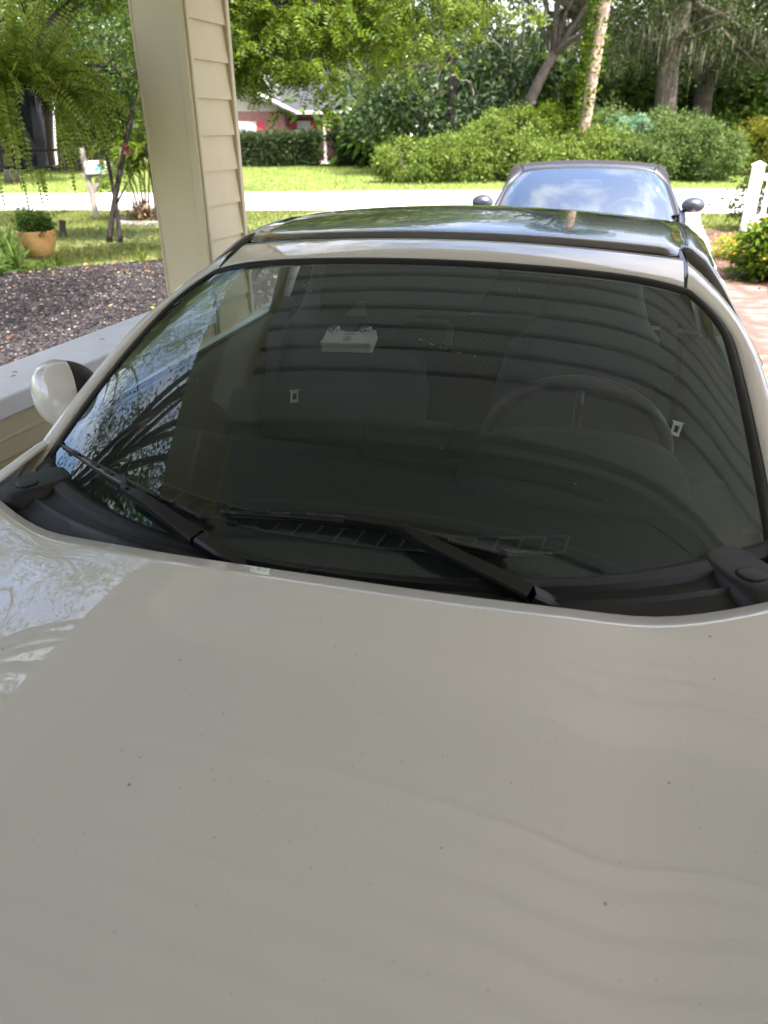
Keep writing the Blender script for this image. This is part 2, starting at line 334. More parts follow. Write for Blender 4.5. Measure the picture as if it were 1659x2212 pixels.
# paver walkway beside the driveway
M['paver'] = ramp_mat('worn_red_paver', [(.3, (.09,.045,.036)), (.5, (.15,.085,.07)), (.7, (.26,.18,.155))], scale=5, rough=.85, bump=.2, bscale=60)
wk = MB().add([(1.95,1.5,.001),(4.9,1.5,.001),(4.1,6.6,.001),(3.66,8.0,.001),(2.95,6.5,.001),(2.3,4.4,.001)], [(0,1,2,3,4,5)]).build('walkway', M['mulch']); tag(wk, kind='structure')
pm = []
for q in range(4):
    h = MB().bevbox(-.222,.222,-.222,.222,-.03,.03,.007).mesh('paver'); h.materials.append(M['paver']); pm.append(h)
wrz = R(-22)
def inwalk(p):
    x, y = p
    left = np.interp(y, [1.5,4.4,6.5,8.0], [1.95,2.3,2.95,3.62]); right = np.interp(y, [1.5,6.6,8.0], [4.9,4.1,3.66])
    return 1.5 < y < 8.0 and left-.1 < x < right-.02
for i in range(-12, 14):
    for j in range(-12, 18):
        c = Matrix.Rotation(wrz, 2) @ Vector((i*.452, j*.452 + (.226 if i % 2 else 0)))
        p = (3.2+c.x, 4.2+c.y)
        if inwalk(p):
            o = bpy.data.objects.new('paver', pm[(i*3+j) % 4]); col.objects.link(o); o.parent = wk
            o.location = (p[0], p[1], -.012+rnd.uniform(0,.006)); o.rotation_euler = (rnd.uniform(-.01,.01), rnd.uniform(-.01,.01), wrz+rnd.uniform(-.01,.01)+math.pi/2*rnd.randint(0,3))

# ------------------------------------------------------------------ carport
cp = empty('carport', KO, KYAW, label='cream carport roof with ribbed vented ceiling above the white car', cat='carport')
ZC = 2.45
def soffit_strip():
    # one 160 mm strip: flat face with a raised V rib on one edge, 4.4 m long
    P = []
    for y, z in [(-.080,.012),(-.076,0),(.030,0),(.034,.005),(.037,.014),(.042,.027),(.050,.032),(.058,.027),(.063,.012),(.066,-.002),(.070,-.010),(.076,-.008),(.080,.012)]:
        P.append([(-.42,y,z),(4.4,y,z)])
    return MB().grid(P).mesh('soffit_panel')
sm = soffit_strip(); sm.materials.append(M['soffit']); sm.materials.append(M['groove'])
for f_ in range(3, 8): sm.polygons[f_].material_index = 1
flat = MB().grid([[(-.42,y,z),(4.4,y,z)] for y, z in ((-.16,.012),(-.157,0),(.157,0),(.16,.012))]).mesh('soffit_panel'); flat.materials.append(M['soffit_dim'])
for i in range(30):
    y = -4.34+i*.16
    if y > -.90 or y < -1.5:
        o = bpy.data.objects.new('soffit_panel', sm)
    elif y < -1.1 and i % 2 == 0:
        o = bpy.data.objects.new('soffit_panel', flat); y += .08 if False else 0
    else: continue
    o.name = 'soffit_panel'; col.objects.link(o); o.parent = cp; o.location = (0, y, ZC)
b = MB().bevbox(-.42,4.4,-1.16,-.94,ZC-.15,ZC+.02,.008).build('beam', M['board'], cp)
MB().bevbox(-.42,4.4,-.94,-.895,ZC-.045,ZC+.02,.006).build('trim_board', M['board'], cp)
MB().bevbox(-.42,4.4,-1.205,-1.16,ZC-.045,ZC+.02,.006).build('trim_board', M['board'], cp)
MB().box(-.55,4.5,-4.6,.72,ZC+.06,ZC+.22).build('roof_deck', M['cap'], cp)
MB().add([(-.6,-4.65,ZC+.22),(4.6,-4.65,ZC+.22),(4.6,.78,ZC+.22),(-.6,.78,ZC+.22),(2.0,-4.65,ZC+1.0),(2.0,.78,ZC+1.0)],[(0,4,5,3),(1,2,5,4),(0,1,4),(3,5,2)]).build('roof', M['shingle'], cp)
MB().box(-.45,4.4,.455,.62,ZC-.26,ZC+.028).build('front_header', M['trim'], cp)
for side, x0 in ((0, -.20), (1, 4.1)):
    MB().box(x0,x0+.20,-4.35,.455,ZC-.06,ZC+.012).build('header', M['trim'], cp)
    MB().box(x0+.004,x0+.196,-4.35,-1.09,ZC-.34,ZC-.06).build('header', M['panel_wall'], cp); MB().box(x0,x0+.20,-1.09,.455,ZC-.34,ZC-.06).build('header', M['board'], cp)
    xs = x0+.2 if side == 0 else x0
    pb = MB().bevbox(-.008,.008,-.072,.072,ZC-.34,ZC-.062,.004).mesh('groove_board'); pb.materials.append(M['panel_wall'])
    for i in range(21):
        o = bpy.data.objects.new('groove_board', pb); col.objects.link(o); o.parent = cp; o.location = (xs, -4.25+i*.152, 0)
    MB().bevbox(x0-.02,x0+.22,-4.35,.455,ZC-.37,ZC-.34,.005).build('trim_board', M['trim'], cp)
MB().bevbox(4.1,4.3,.02,.34,0,ZC-.26,.006).build('column', M['trim'], cp)
MB().bevbox(4.1,4.3,-4.3,-4.1,0,ZC-.26,.006).build('column', M['trim'], cp)

# corner post with lap siding
po = empty('siding_post', KO, KYAW, label='cream corner post clad in lap siding holding up the carport', cat='post')
PH = ZC-.26
MB().box(-.197,-.004,.004,.316,.0,PH-.002).build('core', M['trim'], po)
MB().bevbox(-.200,-.001,-.006,.0035,.0,PH,.002).build('front_board', M['trim'], po)
MB().bevbox(-.209,-.1975,-.010,.024,.0,PH,.003).build('corner_trim', M['trim'], po)
MB().bevbox(-.024,.012,-.014,.0,.0,PH,.004).build('corner_trim', M['trim'], po)
MB().bevbox(.0005,.021,.0,.022,.0,PH,.003).build('corner_trim', M['trim'], po)
MB().bevbox(.0005,.024,.296,.324,.0,PH,.003).build('corner_trim', M['trim'], po)
def lap(L, H):
    return MB().add([(0,0,0),(.018,0,0),(.004,0,H+.01),(0,0,H+.01),(0,L,0),(.018,L,0),(.004,L,H+.01),(0,L,H+.01)],
                    [(0,1,5,4),(1,2,6,5),(2,3,7,6),(0,3,2,1),(4,5,6,7)]).mesh('siding_board')
lm = lap(.274, .127); lm.materials.append(M['siding'])
for i in range(17):
    o = bpy.data.objects.new('siding_board', lm); col.objects.link(o); o.parent = po; o.location = (-.001, .022, .03+i*.127)

# half wall with white cap
hw = empty('half_wall', KO, KYAW, label='cream half wall with wide white cap along the left of the car', cat='wall')
MB().box(-.195,-.012,-4.3,-.015,0,.722).build('wall_core', M['trim'], hw)
MB().bevbox(-.012,.004,-4.3,-.015,.60,.722,.003).build('trim_board', M['trim'], hw)
MB().bevbox(-.012,.010,-4.3,-.015,.655,.668,.003).build('trim_bead', M['trim'], hw)
lm2 = lap(4.28, .127); lm2.materials.append(M['siding'])
for i in range(4):
    o = bpy.data.objects.new('siding_board', lm2); col.objects.link(o); o.parent = hw; o.location = (-.014, -4.3, .075+i*.127)
MB().bevbox(-.225,.02,-2.02,-.015,.722,.780,.004).build('cap_board', M['cap'], hw)
MB().bevbox(-.225,.02,-4.3,-2.024,.722,.781,.004).build('cap_board', M['cap'], hw)
# bits of twig and dirt on the cap
twigs = MB()
for (x, y, a) in ((-.13,-1.02,.4),(-.10,-1.06,1.2),(-.03,-.98,.2),(-.06,-1.25,.9),(-.12,-.6,.3)):
    d = Vector((math.cos(a), math.sin(a), 0))*.016
    twigs.tube([(x,y,.7835),(x+d.x*.5,y+d.y*.5+.002,.785),(x+d.x,y+d.y,.7835)], .0012, 5)
tw = twigs.build('twigs', mat('twig_brown', (.06,.04,.03), rough=.9), hw); tw['kind'] = 'stuff'

# house wall closing the carport behind the camera
hs = empty('house_wall', KO, KYAW, label='brown sided house wall closing the carport behind the viewer', cat='wall')
M['brown_siding'] = mat('brown_house_siding', (.20,.165,.125), rough=.6, noise=.05, nscale=6)
MB().box(-.2,6.5,-4.6,-4.42,0,ZC+.02).build('wall_core', M['trim'], hs)
lm3 = MB().add([(0,0,0),(0,.018,0),(0,.004,.2),(0,0,.2),(6.7,0,0),(6.7,.018,0),(6.7,.004,.2),(6.7,0,.2)],[(0,4,5,1),(1,5,6,2),(2,6,7,3),(0,1,2,3),(4,7,6,5)]).mesh('siding_board'); lm3.materials.append(M['brown_siding'])
for i in range(12):
    o = bpy.data.objects.new('siding_board', lm3); col.objects.link(o); o.parent = hs; o.location = (-.2, -4.422, .03+i*.2)

# ------------------------------------------------------------------ cars
def lerp(a, b, t): return a+(b-a)*t
def catmull(P, n):
    P = [Vector(p) for p in P]; Q = [P[0]*2-P[1]]+P+[P[-1]*2-P[-2]]; out = []
    for i in range(1, len(Q)-2):
        for k in range(n):
            t = k/n; a, b, c, d = Q[i-1:i+3]
            out.append(.5*((2*b)+(c-a)*t+(2*a-5*b+4*c-d)*t*t+(3*b-a-3*c+d)*t**3))
    return out+[P[-1]]
def wheel(root, x, y, r, s):
    T = Matrix.Translation((x, y, r)) @ Matrix.Rotation(math.pi/2*s, 4, 'Y')
    wl = MB().lathe([(r*.62,-.09),(r*.9,-.1),(r*.985,-.08),(r,-.04),(r,.04),(r*.985,.08),(r*.9,.1),(r*.66,.095),(r*.62,.08)], n=36).xf(T).build('tyre', M['tyre'], root, True)
    rim = MB().lathe([(r*.66,.08),(r*.62,.07),(r*.58,.02),(r*.55,-.05)], n=36)
    for k in range(10):
        a = 2*math.pi*k/10; d = Vector((math.cos(a), math.sin(a), 0)); e = Vector((-d.y, d.x, 0))
        q = [d*.03+e*.012, d*.03-e*.012, d*r*.61-e*.016, d*r*.61+e*.016]
        rim.add([v+Vector((0,0,.075)) for v in q]+[v+Vector((0,0,.045)) for v in q], [(0,1,2,3),(0,4,5,1),(1,5,6,2),(2,6,7,3),(3,7,4,0)])
    rim.lathe([(0,.08),(.03,.078),(.034,.05)], n=16)
    rim.xf(T).build('rim', M['rim'], wl)

def roadster(root, S):
    gb, gt = S['gb'], S['gt']
    def G(s, t, dn=0.):
        xb = S['wb']*s; yb = gb[0]+gb[1]*xb**2+gb[2]*xb**4
        xt = S['wt']*s; yt = gt[0]+gt[1]*xt**2; zt = S['zt']-S['kz']*xt**2-S['drop']*abs(s)**8
        p = Vector((lerp(xb,xt,t), lerp(yb,yt,t), lerp(S['zb'],zt,t)+.018*4*t*(1-t)))
        if dn:
            p = p + N_(s, t)*dn
        return p
    def N_(s, t):
        e = 1e-3; a = G(s+e,t)-G(s-e,t); b = G(s,t+e)-G(s,t-e); return a.cross(b).normalized()
    def smax(t): return 1-.10*max(0, (t-.78)/.22)**2
    paint, W0 = S['paint'], S['W']
    # --- glass
    ws = MB().grid([[G((2*i/40-1)*smax(j/20), j/20) for i in range(41)] for j in range(21)]).build('windshield', S['glass'], root, True)
    # --- boundary sweep: seal and pillars
    def side_path(sg, t0, n=26):
        return [(sg*smax(lerp(t0,1,k/n)), lerp(t0,1,k/n)) for k in range(n+1)]
    top = [(lerp(-.9,.9,k/40), 1.0) for k in range(41)]
    def sweep(path, prof, name, m, o_sign=1, wide=0.):
        P = [G(*q) for q in path]; rings = []
        for i, q in enumerate(path):
            t = (P[min(i+1,len(P)-1)]-P[max(i-1,0)]).normalized(); n = N_(*q); o = t.cross(n)*o_sign
            f_ = 1+wide*max(0, min(1, (q[1]-.72)/.28))**2
            rings.append([P[i]+o*(.022+(a-.022)*f_)+n*b for a, b in prof])
        ob = MB().loft(rings, closed=False, cap=False).build(name, m, root, True)
        return ob
    seal = [(-.004,-.004),(-.004,.002),(.008,.004),(.016,.003),(.018,-.012)]
    OUT = {}
    for sg in (-1, 1):
        sp = side_path(sg, -.12)+[(sg*lerp(.9,.895,k/1), 1.0) for k in range(1,2)]
        fixn(sweep(sp, seal, 'window_seal', M['rubber'], sg)); 
        P_ = [G(*q) for q in sp]; I_, O_ = [], []; xe_ = hx_end = None
        a_e = G(sg*.895,1.0); n_e = N_(sg*.895,1.0); o_e = (G(sg*.895,1.0)-G(sg*.895,.98)).normalized(); I_e = a_e+o_e*.016+n_e*.004
        xq = I_e.x*1.01; E_ = Vector((xq+sg*.001, S['hd'][0]+S['hd'][1]*xq*xq, S['hz'][0]-S['hz'][1]*xq*xq))
        for i_, q in enumerate(sp):
            t_ = (P_[min(i_+1,len(P_)-1)]-P_[max(i_-1,0)]).normalized(); n_ = N_(*q); o_ = t_.cross(n_)*sg
            w_ = max(0, min(1, (q[1]-.70)/.30)); w_ = w_*w_*(3-2*w_); last = i_ >= len(sp)-1
            if last: I_.append(I_e); O_.append(E_)
            else: I_.append((P_[i_]+o_*.016+n_*.004).lerp(I_e, max(0,(w_-.9)/.1)*.5)); O_.append(I_[-1]+(o_*S['pw']+n_*.006)*(1-w_)+(E_-I_e)*w_*.9)
        rows_ = []
        for a_, b_ in zip(I_, O_):
            rows_.append([a_-Vector((0,-.002,.016)), a_]+[a_.lerp(b_, k/5)+Vector((sg*.002,-.002,.007))*math.sin(math.pi*k/5) for k in range(1,5)]+[b_, b_+Vector((sg*.007,.006,-.010)), b_+Vector((sg*.010,.012,-.032)), b_+Vector((sg*.002,.02,-.06))])
        fixn(MB().grid(rows_).build('windshield_pillar', paint, root, True)); OUT[sg] = [b_+Vector((sg*.004,.006,-.004)) for b_ in O_]
    fixn(sweep(top, seal, 'window_seal', M['rubber'], -1))
    # --- header panel between the seams
    hx = .885; H = []
    def hend(x): return Vector((x, S['hd'][0]+S['hd'][1]*x*x, S['hz'][0]-S['hz'][1]*x*x))
    for i in range(33):
        s = lerp(-hx, hx, i/32); a = G(s, 1.0); n = N_(s, 1.0); o = (G(s,1.0)-G(s,.98)).normalized(); a = a+o*.016+n*.004; e = hend(a.x*1.01)
        H.append([a-n*.02]+[a.lerp(e, k/8)+Vector((0,0,.002*4*(k/8)*(1-k/8))) for k in range(9)]+[e-Vector((0,-.003,.02))])
    fixn(MB().grid(H).build('windshield_header', paint, root, True))
    xe = H[-1][1].x
    # --- roof
    rz = S['roof']                       # list of (y, z at centre, half width)
    ys = [r[0] for r in rz]
    from_y = lambda x: hend(x).y+.006
    def roofP(u, v):
        y0 = from_y(u*.5); y = lerp(y0, ys[-1], v); hwid = np.interp(y, ys, [r[2] for r in rz]); x = u*hwid
        return x, y
    zpoly = np.polyfit(ys, [r[1] for r in rz], min(5, len(rz)-1))
    def rpt(u, v):
        x, y = roofP(u, v); return Vector((x, y, np.polyval(zpoly, y)-S['hz'][1]*x*x-(.008*max(0,1-v/.06)**2 if S['hard'] else 0)))
    rp = fixn(MB().grid([[rpt(2*i/24-1, (j/36)**1.5) for i in range(25)] for j in range(37)]).build('roof_panel' if S['hard'] else 'soft_top', S['roofmat'], root, True)); solid(rp, .006)
    for sg in (-1, 1):                   # roof side rails over the door glass
        rows = []
        for j in range(37):
            if j == 0:
                q_ = OUT[sg]; rows.append([q_[-1-k_] for k_ in (0,2,4,6,7,8)]); continue
            if j == 1: continue
            a = rpt(sg, j/36); rows.append([a+Vector((sg*.004,0,-.001)), a+Vector((sg*.03,0,-.006)), a+Vector((sg*.060,0,-.022)), a+Vector((sg*.084,0,-.048)), a+Vector((sg*.092,0,-.08)), a+Vector((sg*.07,0,-.09))])
        solid(fixn(MB().grid(rows).build('roof_rail', S['roofmat'], root, True)), .006)
    # --- hood
    ah = S['hood']
    def yh(x): return ah[0]+ah[1]*x*x+ah[2]*x**4
    def Zc(y):
        u = -(y+.3); return S['hoodz']-.075*u-.13*u*u if u > 0 else S['hoodz']+.01*u
    def Zf(x, y):
        f = min(1, max(0, (y+1.5)/.6)); ax = abs(x); f *= 1-.62*min(1, max(0, (y+.62)/.38))
        return Zc(y)-.018*(x/.45)**2+.052*math.exp(-((ax-.69)/.13)**2)*f-.006*math.exp(-((ax-.46)/.08)**2)
    yf = lambda x: -1.36+.28*x*x
    hg = [[Vector((x, y, Zf(x,y))) for y in (lerp(yf(x), yh(x), (k/40)) for k in range(41))] for x in (lerp(-.640,.640,i/44) for i in range(45))]
    hood = solid(fixn(MB().grid(hg).build('hood', paint, root, True)), .004)
    # --- body sides
    ysn = [-1.46,-1.4,-1.3,-1.2,-1.1,-1.05,-1.0,-.9,-.8,-.7,-.6,-.5,-.45,-.4,-.3,-.2,-.12,-.05,.02,.1,.25,.5,.8,1.1,1.2,1.25,1.3,1.4,1.5,1.6,1.7,1.8,1.85,1.9,2.0,2.1,2.2,2.3]
    def Wd(y): return W0/.8675*np.interp(y, [-1.46,-1.3,-1.0,-.7,-.3,.3,1.0,1.5,1.9,2.3], [.66,.755,.835,.862,.852,.842,.848,.8675,.85,.72])
    def xin(y): return np.interp(y, [-1.5,-.17,.0,.12,.5,1.2,2.3], [.645,.645,.660,.677,.69,.69,.60])
    def zin(y): return Zf(.645, y) if y < -.2 else np.interp(y, [-.2,.0,.3,1.0,1.5,2.0,2.3], [Zf(.645,-.2),.895,.888,.90,.925,.915,.86])
    def zlow(y):
        z = .20
        for wy in (-.78, 1.53):
            if abs(y-wy) < .345: z = max(z, .30+math.sqrt(max(0,.345**2-(y-wy)**2)))
        return z
    def prof(y, sg):
        W, xi, zi, zl = Wd(y), xin(y), zin(y), zlow(y); zl = min(zl, zi-.2)
        xs = min(W-.055, max(xi+.05, W-.075)); bul = .012 if y < -.2 else .004
        if -.45 < y < .4:
            k_ = min(1, (y+.45)/.2, (.4-y)/.2); xs = lerp(xs, xi+.045, k_); d_ = lerp(.035, .030, k_); e_ = lerp(.012, .055, k_); bul = lerp(bul, .0, k_)
        else: d_, e_ = .035, .012
        P = [(xi, zi), (lerp(xi,xs,.45), zi+bul*(1.0)), (xs, zi-d_), (W-e_, zi-.12), (W, lerp(zi-.12, zl, .35)), (W-.004, lerp(zi-.12, zl, .7)), (W-.022, zl)]
        return catmull([(sg*x, y, z) for x, z in P], 4)
    for sg in (-1, 1):
        a = [prof(y, sg) for y in ysn if y <= .1]; b = [prof(y, sg) for y in ysn if .1 <= y <= 1.25]; c = [prof(y, sg) for y in ysn if y >= 1.25]
        b = [[p+Vector((0, .004 if i == 0 else (-.004 if i == len(b)-1 else 0), 0)) for p in r] for i, r in enumerate(b)]
        for nm, g in (('front_fender', a), ('door', b), ('rear_fender', c)):
            o = solid(fixn(MB().grid(g).build(nm, paint, root, True)), .006)
            if nm == 'door':
                W = Wd(.95); MB().bevbox(*(sorted((sg*(W-.006), sg*(W+.022)))), .93, 1.12, .69, .715, .006).build('handle', paint, o)
        # inner door card
        card = [[Vector((sg*(xin(y)-.004), y, zin(y)-.004)), Vector((sg*(xin(y)-.05), y, zin(y)-.012)), Vector((sg*(xin(y)-.07), y, zin(y)-.05)), Vector((sg*(xin(y)-.06), y, .62)), Vector((sg*(xin(y)-.11), y, .60)), Vector((sg*(xin(y)-.10), y, .25))] for y in np.linspace(.02, 1.22, 10)]
        MB().grid(card).build('door_card', S['trim'], root, True)
    # nose and tail
    def ring(y, sc, zs=1., z0=.42):
        pr = prof(max(-1.46,min(2.3,y)), 1)[::-1]; yy = max(-1.46,min(2.3,y)); xi, zi = xin(yy), zin(yy)
        mid = [Vector((x, y, (Zf(x,yy) if yy < 0 else zi+.02*(1-(x/xi)**2)))) for x in np.linspace(xi, -xi, 15)[1:-1]]
        full = [Vector((p.x,y,p.z)) for p in pr]+mid+[Vector((-p.x,y,p.z)) for p in pr[::-1]]
        return [Vector((p.x*sc, y-(.0 if y>0 else 0)+ (0.10*(p.x/.86)**2 if y < -1.4 else -.10*(p.x/.86)**2)*(0 if abs(y) in (1.46,2.3) else 1), z0+(p.z-z0)*sc*zs)) for p in full]
    fixn(MB().loft([ring(-1.34,1.0),ring(-1.46,1.0),ring(-1.52,.96,.97),ring(-1.57,.86,.9),ring(-1.60,.6,.6),ring(-1.605,.2,.2)], closed=False, cap=False).build('front_bumper', paint, root, True))
    fixn(MB().loft([ring(2.3,1.0),ring(2.36,.95,.97),ring(2.40,.8,.85),ring(2.42,.4,.4)], closed=False, cap=False).build('rear_bumper', paint, root, True))
    gr = MB()
    for i in range(13):
        gr.box(-.36+i*.055, -.35+i*.055, -1.625, -1.55, .30, .42)
    gr.box(-.40,.40,-1.615,-1.56,.29,.43); gr.build('grille', M['rubber'], root)
    for sg in (-1, 1):
        MB().ell((sg*.56,-1.47,.60), (.13,.07,.045), M=Matrix.Rotation(-sg*.35,3,'Z')).build('headlight', M['lamp'], root, True)
        MB().ell((sg*.56,2.33,.68), (.09,.06,.07)).build('tail_light', M['lamp_red'], root, True)
        for wy in (-.78, 1.53): wheel(root, sg*(W0-.105), wy, .30, sg)
    dk = [[Vector((x, y, zin(y)+.02*(1-(x/.62)**2)+.0)) for x in np.linspace(-xin(y)+.002, xin(y)-.002, 13)] for y in np.linspace(1.22, 2.3, 12)]
    fixn(MB().grid(dk).build('rear_deck', paint, root, True))
    if S['hard']:
        for sg in (-1, 1):
            rows = []
            for j in range(9):
                y = lerp(1.22, 2.1, j/8); zt = np.polyval(zpoly, min(y, ys[-1]))-.06-(max(0, y-1.5)*.3); zt = max(zt, zin(y)+.01); xt = lerp(.56, .60, j/8)
                rows.append([Vector((sg*xt, y, zt)), Vector((sg*lerp(xt,xin(y),.5)*1.02, y, lerp(zt,zin(y),.5))), Vector((sg*(xin(y)-.002), y, zin(y)-.002))])
            solid(fixn(MB().grid(rows).build('roof_buttress', paint, root, True)), .008)
    # door glass
    for sg in (-1, 1):
        g = []
        for j in range(9):
            y = lerp(.12, 1.2, j/8)
            vt = (y-from_y(.5))/(ys[-1]-from_y(.5))
            if vt >= 0:
                a = rpt(sg, max(0,min(1,vt))); up = Vector((sg*(abs(a.x)+.075), y, a.z-.083))
            else:
                tt = max(0,(y-G(1,0).y)/(G(1,1).y-G(1,0).y)); q = G(sg, min(.98,tt)); up = Vector((q.x+sg*.055, y, q.z-.035))
            g.append([up, up.lerp(Vector((sg*.685, y, .893)), .5)+Vector((sg*.012,0,0)), Vector((sg*.685, y, .893))])
        MB().grid(g).build('door_glass', M['side_glass'], root, True)
        MB().tube([(sg*.689, .1, .897),(sg*.691,.6,.898),(sg*.691,1.2,.905)], .007, 6).build('belt_seal', M['rubber'], root, True)
        # rear edge of the door opening
        a = rpt(sg, (1.2-from_y(.5))/(ys[-1]-from_y(.5)))
        MB().tube([(sg*(abs(a.x)+.07), 1.21, a.z-.08), (sg*.685, 1.21, .89)], .016, 8).build('door_pillar', M['rubber'], root, True)
    # cabin tub, bulkhead
    t = MB().box(-.66,.66,-.12,1.25,.16,.20); t.build('floor_pan', M['cabin'], root)
    MB().add([(-.67,1.235,.18),(.67,1.235,.18),(.66,1.26,.90),(.55,1.27,1.16 if S['hard'] else 1.0),(-.55,1.27,1.16 if S['hard'] else 1.0),(-.66,1.26,.90)], [(0,1,2,3,4,5)]).build('bulkhead', M['cabin'], root)
    MB().box(-.62,.62,-.14,-.08,.18,.80).build('firewall', M['cabin'], root)
    return dict(G=G, N=N_, Zf=Zf, yh=yh, xin=xin, zin=zin, gb=gb, prof=prof)

# the near car --------------------------------------------------------------
car = empty('white_car', (-.029, 1.155, 0), R(-15.34), label='white two-seat sports car with black roof parked in the carport', cat='car')
A = roadster(car, dict(gb=(-.251,.476,.315), gt=(.524,.03), zb=.882, wb=.641, wt=.583, zt=1.19, kz=.10, drop=.032,
    hd=(.669,.1376), hz=(1.222,.1107), hard=True, pw=.044, roofmat=M['gloss_black'], paint=M['paint'], glass=M['glass'], W=.8675,
    roof=[(.66,1.226,.502),(.8,1.243,.522),(1.0,1.252,.53),(1.2,1.248,.53),(1.45,1.225,.52),(1.6,1.20,.50)],
    hood=(-.296,.14,.5), hoodz=.903, trim=M['door_trim']))
G, N_, Zf, yh = A['G'], A['N'], A['Zf'], A['yh']
gbf = lambda x: -.251+.476*x*x+.315*x**4

# cowl: plastic tray between hood and glass
rows = []
for i in range(61):
    s = lerp(-1.0, 1.0, i/60); a = G(s, 0); x = a.x; yb = yh(x*.97); b = Vector((x*.97, yb+.012, Zf(x*.97,yb)-.03))
    d = b-a; r = []
    for f, dz in ((-.02,.0035),(.12,.0045),(.30,.002),(.34,-.008),(.50,-.012),(.62,-.010),(.655,-.004),(.69,-.011),(.85,-.018),(1.15,-.03)):
        p = a+d*f; p.z = lerp(.884, .884, f)+dz; r.append(p)
    rows.append(r)
cowl = solid(fixn(MB().grid(rows).build('cowl_panel', M['plastic'], car, True)), .003); sharp(cowl, 40)
MB().tube([G(-.02,0)+Vector((.0,-.012,.0065)), G(-.035,0)+Vector((0,-.035,.0)), G(-.05,0)+Vector((0,-.06,-.004))], .0014, 5).build('panel_joint', M['rubber'], car)
# hinge covers at both ends of the cowl
for sg in (-1, 1):
    c = Vector((sg*.595, -.105, .0)); rot = Matrix.Rotation(sg*.55, 4, 'Z')
    def rr(z, ax, ay, ox=0, oy=0, n=24, p=3.2):
        out = []
        for k in range(n):
            t_ = 2*math.pi*k/n; ca, sa = math.cos(t_), math.sin(t_)
            x_ = math.copysign(abs(ca)**(2/p), ca)*ax*.88+ox; y_ = math.copysign(abs(sa)**(2/p), sa)*ay*.9+oy
            out.append(c+(rot @ Vector((x_, y_, 0)))+Vector((0,0,z-.006)))
        return out
    hc = sharp(fixn(MB().loft([rr(.845,.056,.088), rr(.876,.054,.082), rr(.890,.049,.074,0,.004), rr(.8955,.042,.064,0,.008), rr(.8965,.036,.053,0,.01)]).build('hinge_cover', M['plastic'], car, True)), 50)
    fixn(MB().loft([rr(.895,.021,.019,-sg*.006,-.014,20,2.6), rr(.8985,.021,.019,-sg*.006,-.014,20,2.6), rr(.8992,.018,.016,-sg*.006,-.014,20,2.6)]).build('cover_plug', M['plastic'], hc, True))
    ringp = rr(.8976,.0215,.0195,-sg*.006,-.014,20,2.6); MB().tube(ringp+[ringp[0]], .0011, 5, cap=False).build('plug_joint', M['rubber'], hc)

# wipers
def wiper(blade, arm, piv):
    P = [G(s,t,.014) for s,t in blade]; bl = catmull(P, 10)
    wroot = empty('wiper', (0,0,0)); wroot.parent = car
    MB().tube([p-N_(*blade[1])*.009 for p in bl], .0035, 6, flat=1.6).build('blade_rubber', M['rubber'], wroot, True)
    n = len(bl); rad = [.0035+.0055*math.sin(math.pi*min(1,max(0,(i/(n-1)-.12)/.76))) if .12 < i/(n-1) < .88 else .0035 for i in range(n)]
    MB().tube(bl, rad, 8, flat=.8).build('blade_frame', M['arm'], wroot, True)
    for f in (.18,.3,.42,.58,.7,.82):
        p = bl[int(f*(n-1))]; q = bl[min(n-1,int(f*(n-1))+1)]; d = (q-p).normalized(); nn = N_(*blade[1])
        MB().tube([p-d*.012+nn*.006, p+d*.012+nn*.006], .0042, 6, flat=.6).build('blade_bracket', M['rubber'], wroot)
    for e in (bl[0], bl[-1]): MB().ell(e, (.010,.006,.006)).build('blade_end_cap', M['rubber'], wroot, True)
    Q = [G(s,t,h) for s,t,h in arm]
    # flat tapered arm: a box section swept along the arm
    rings = []; wds = [.005,.0055,.0065,.010,.0135,.0135]; C = Q
    for i, p in enumerate(C):
        t_ = (C[min(i+1,len(C)-1)]-C[max(i-1,0)]).normalized(); up = Vector((0,-.3,.95)); sd_ = t_.cross(up).normalized(); u = sd_.cross(t_)
        w_ = wds[min(i,len(wds)-1)]; h_ = .005 if i < 2 else .008
        rings.append([p+sd_*w_-u*h_, p+sd_*w_*1.0+u*h_*.5, p+sd_*w_*.8+u*h_, p-sd_*w_*.8+u*h_, p-sd_*w_+u*h_*.5, p-sd_*w_-u*h_])
    sharp(fixn(MB().loft(rings).build('wiper_arm', M['arm'], wroot, True)), 30)
    e = C[-1]; d = (Vector(piv)-e).normalized(); sd_ = d.cross(Vector((0,0,1))).normalized(); u = sd_.cross(d)
    hr = [[p+sd_*w_-u*.010, p+sd_*w_+u*.004, p+sd_*w_*.75+u*.009, p-sd_*w_*.75+u*.009, p-sd_*w_+u*.004, p-sd_*w_-u*.010] for p, w_ in ((e+d*.004,.0135),(e.lerp(Vector(piv),.5),.0135),(Vector(piv),.011),(Vector(piv)+d*.012,.007))]
    sharp(fixn(MB().loft(hr).build('arm_head', M['arm'], wroot, True)), 30)
    MB().ell(C[2].lerp(C[3],.15)+Vector((0,-.002,.009)), (.004,.004,.002)).build('rivet', M['rubber'], wroot, True)
    return wroot
wiper([(-.951,.069),(-.603,.071),(-.326,.051)], [(-.615,.078,.020),(-.588,.066,.024),(-.572,.049,.026),(-.477,.040,.027),(-.305,.003,.020)], G(-.193,-.021)+Vector((0,0,.004)))
wiper([(-.271,.072),(.047,.095),(.401,.047)], [(.033,.094,.020),(.10,.089,.024),(.169,.081,.026),(.23,.057,.027),(.463,-.035,.020)], G(.531,-.055)+Vector((0,0,.003)))

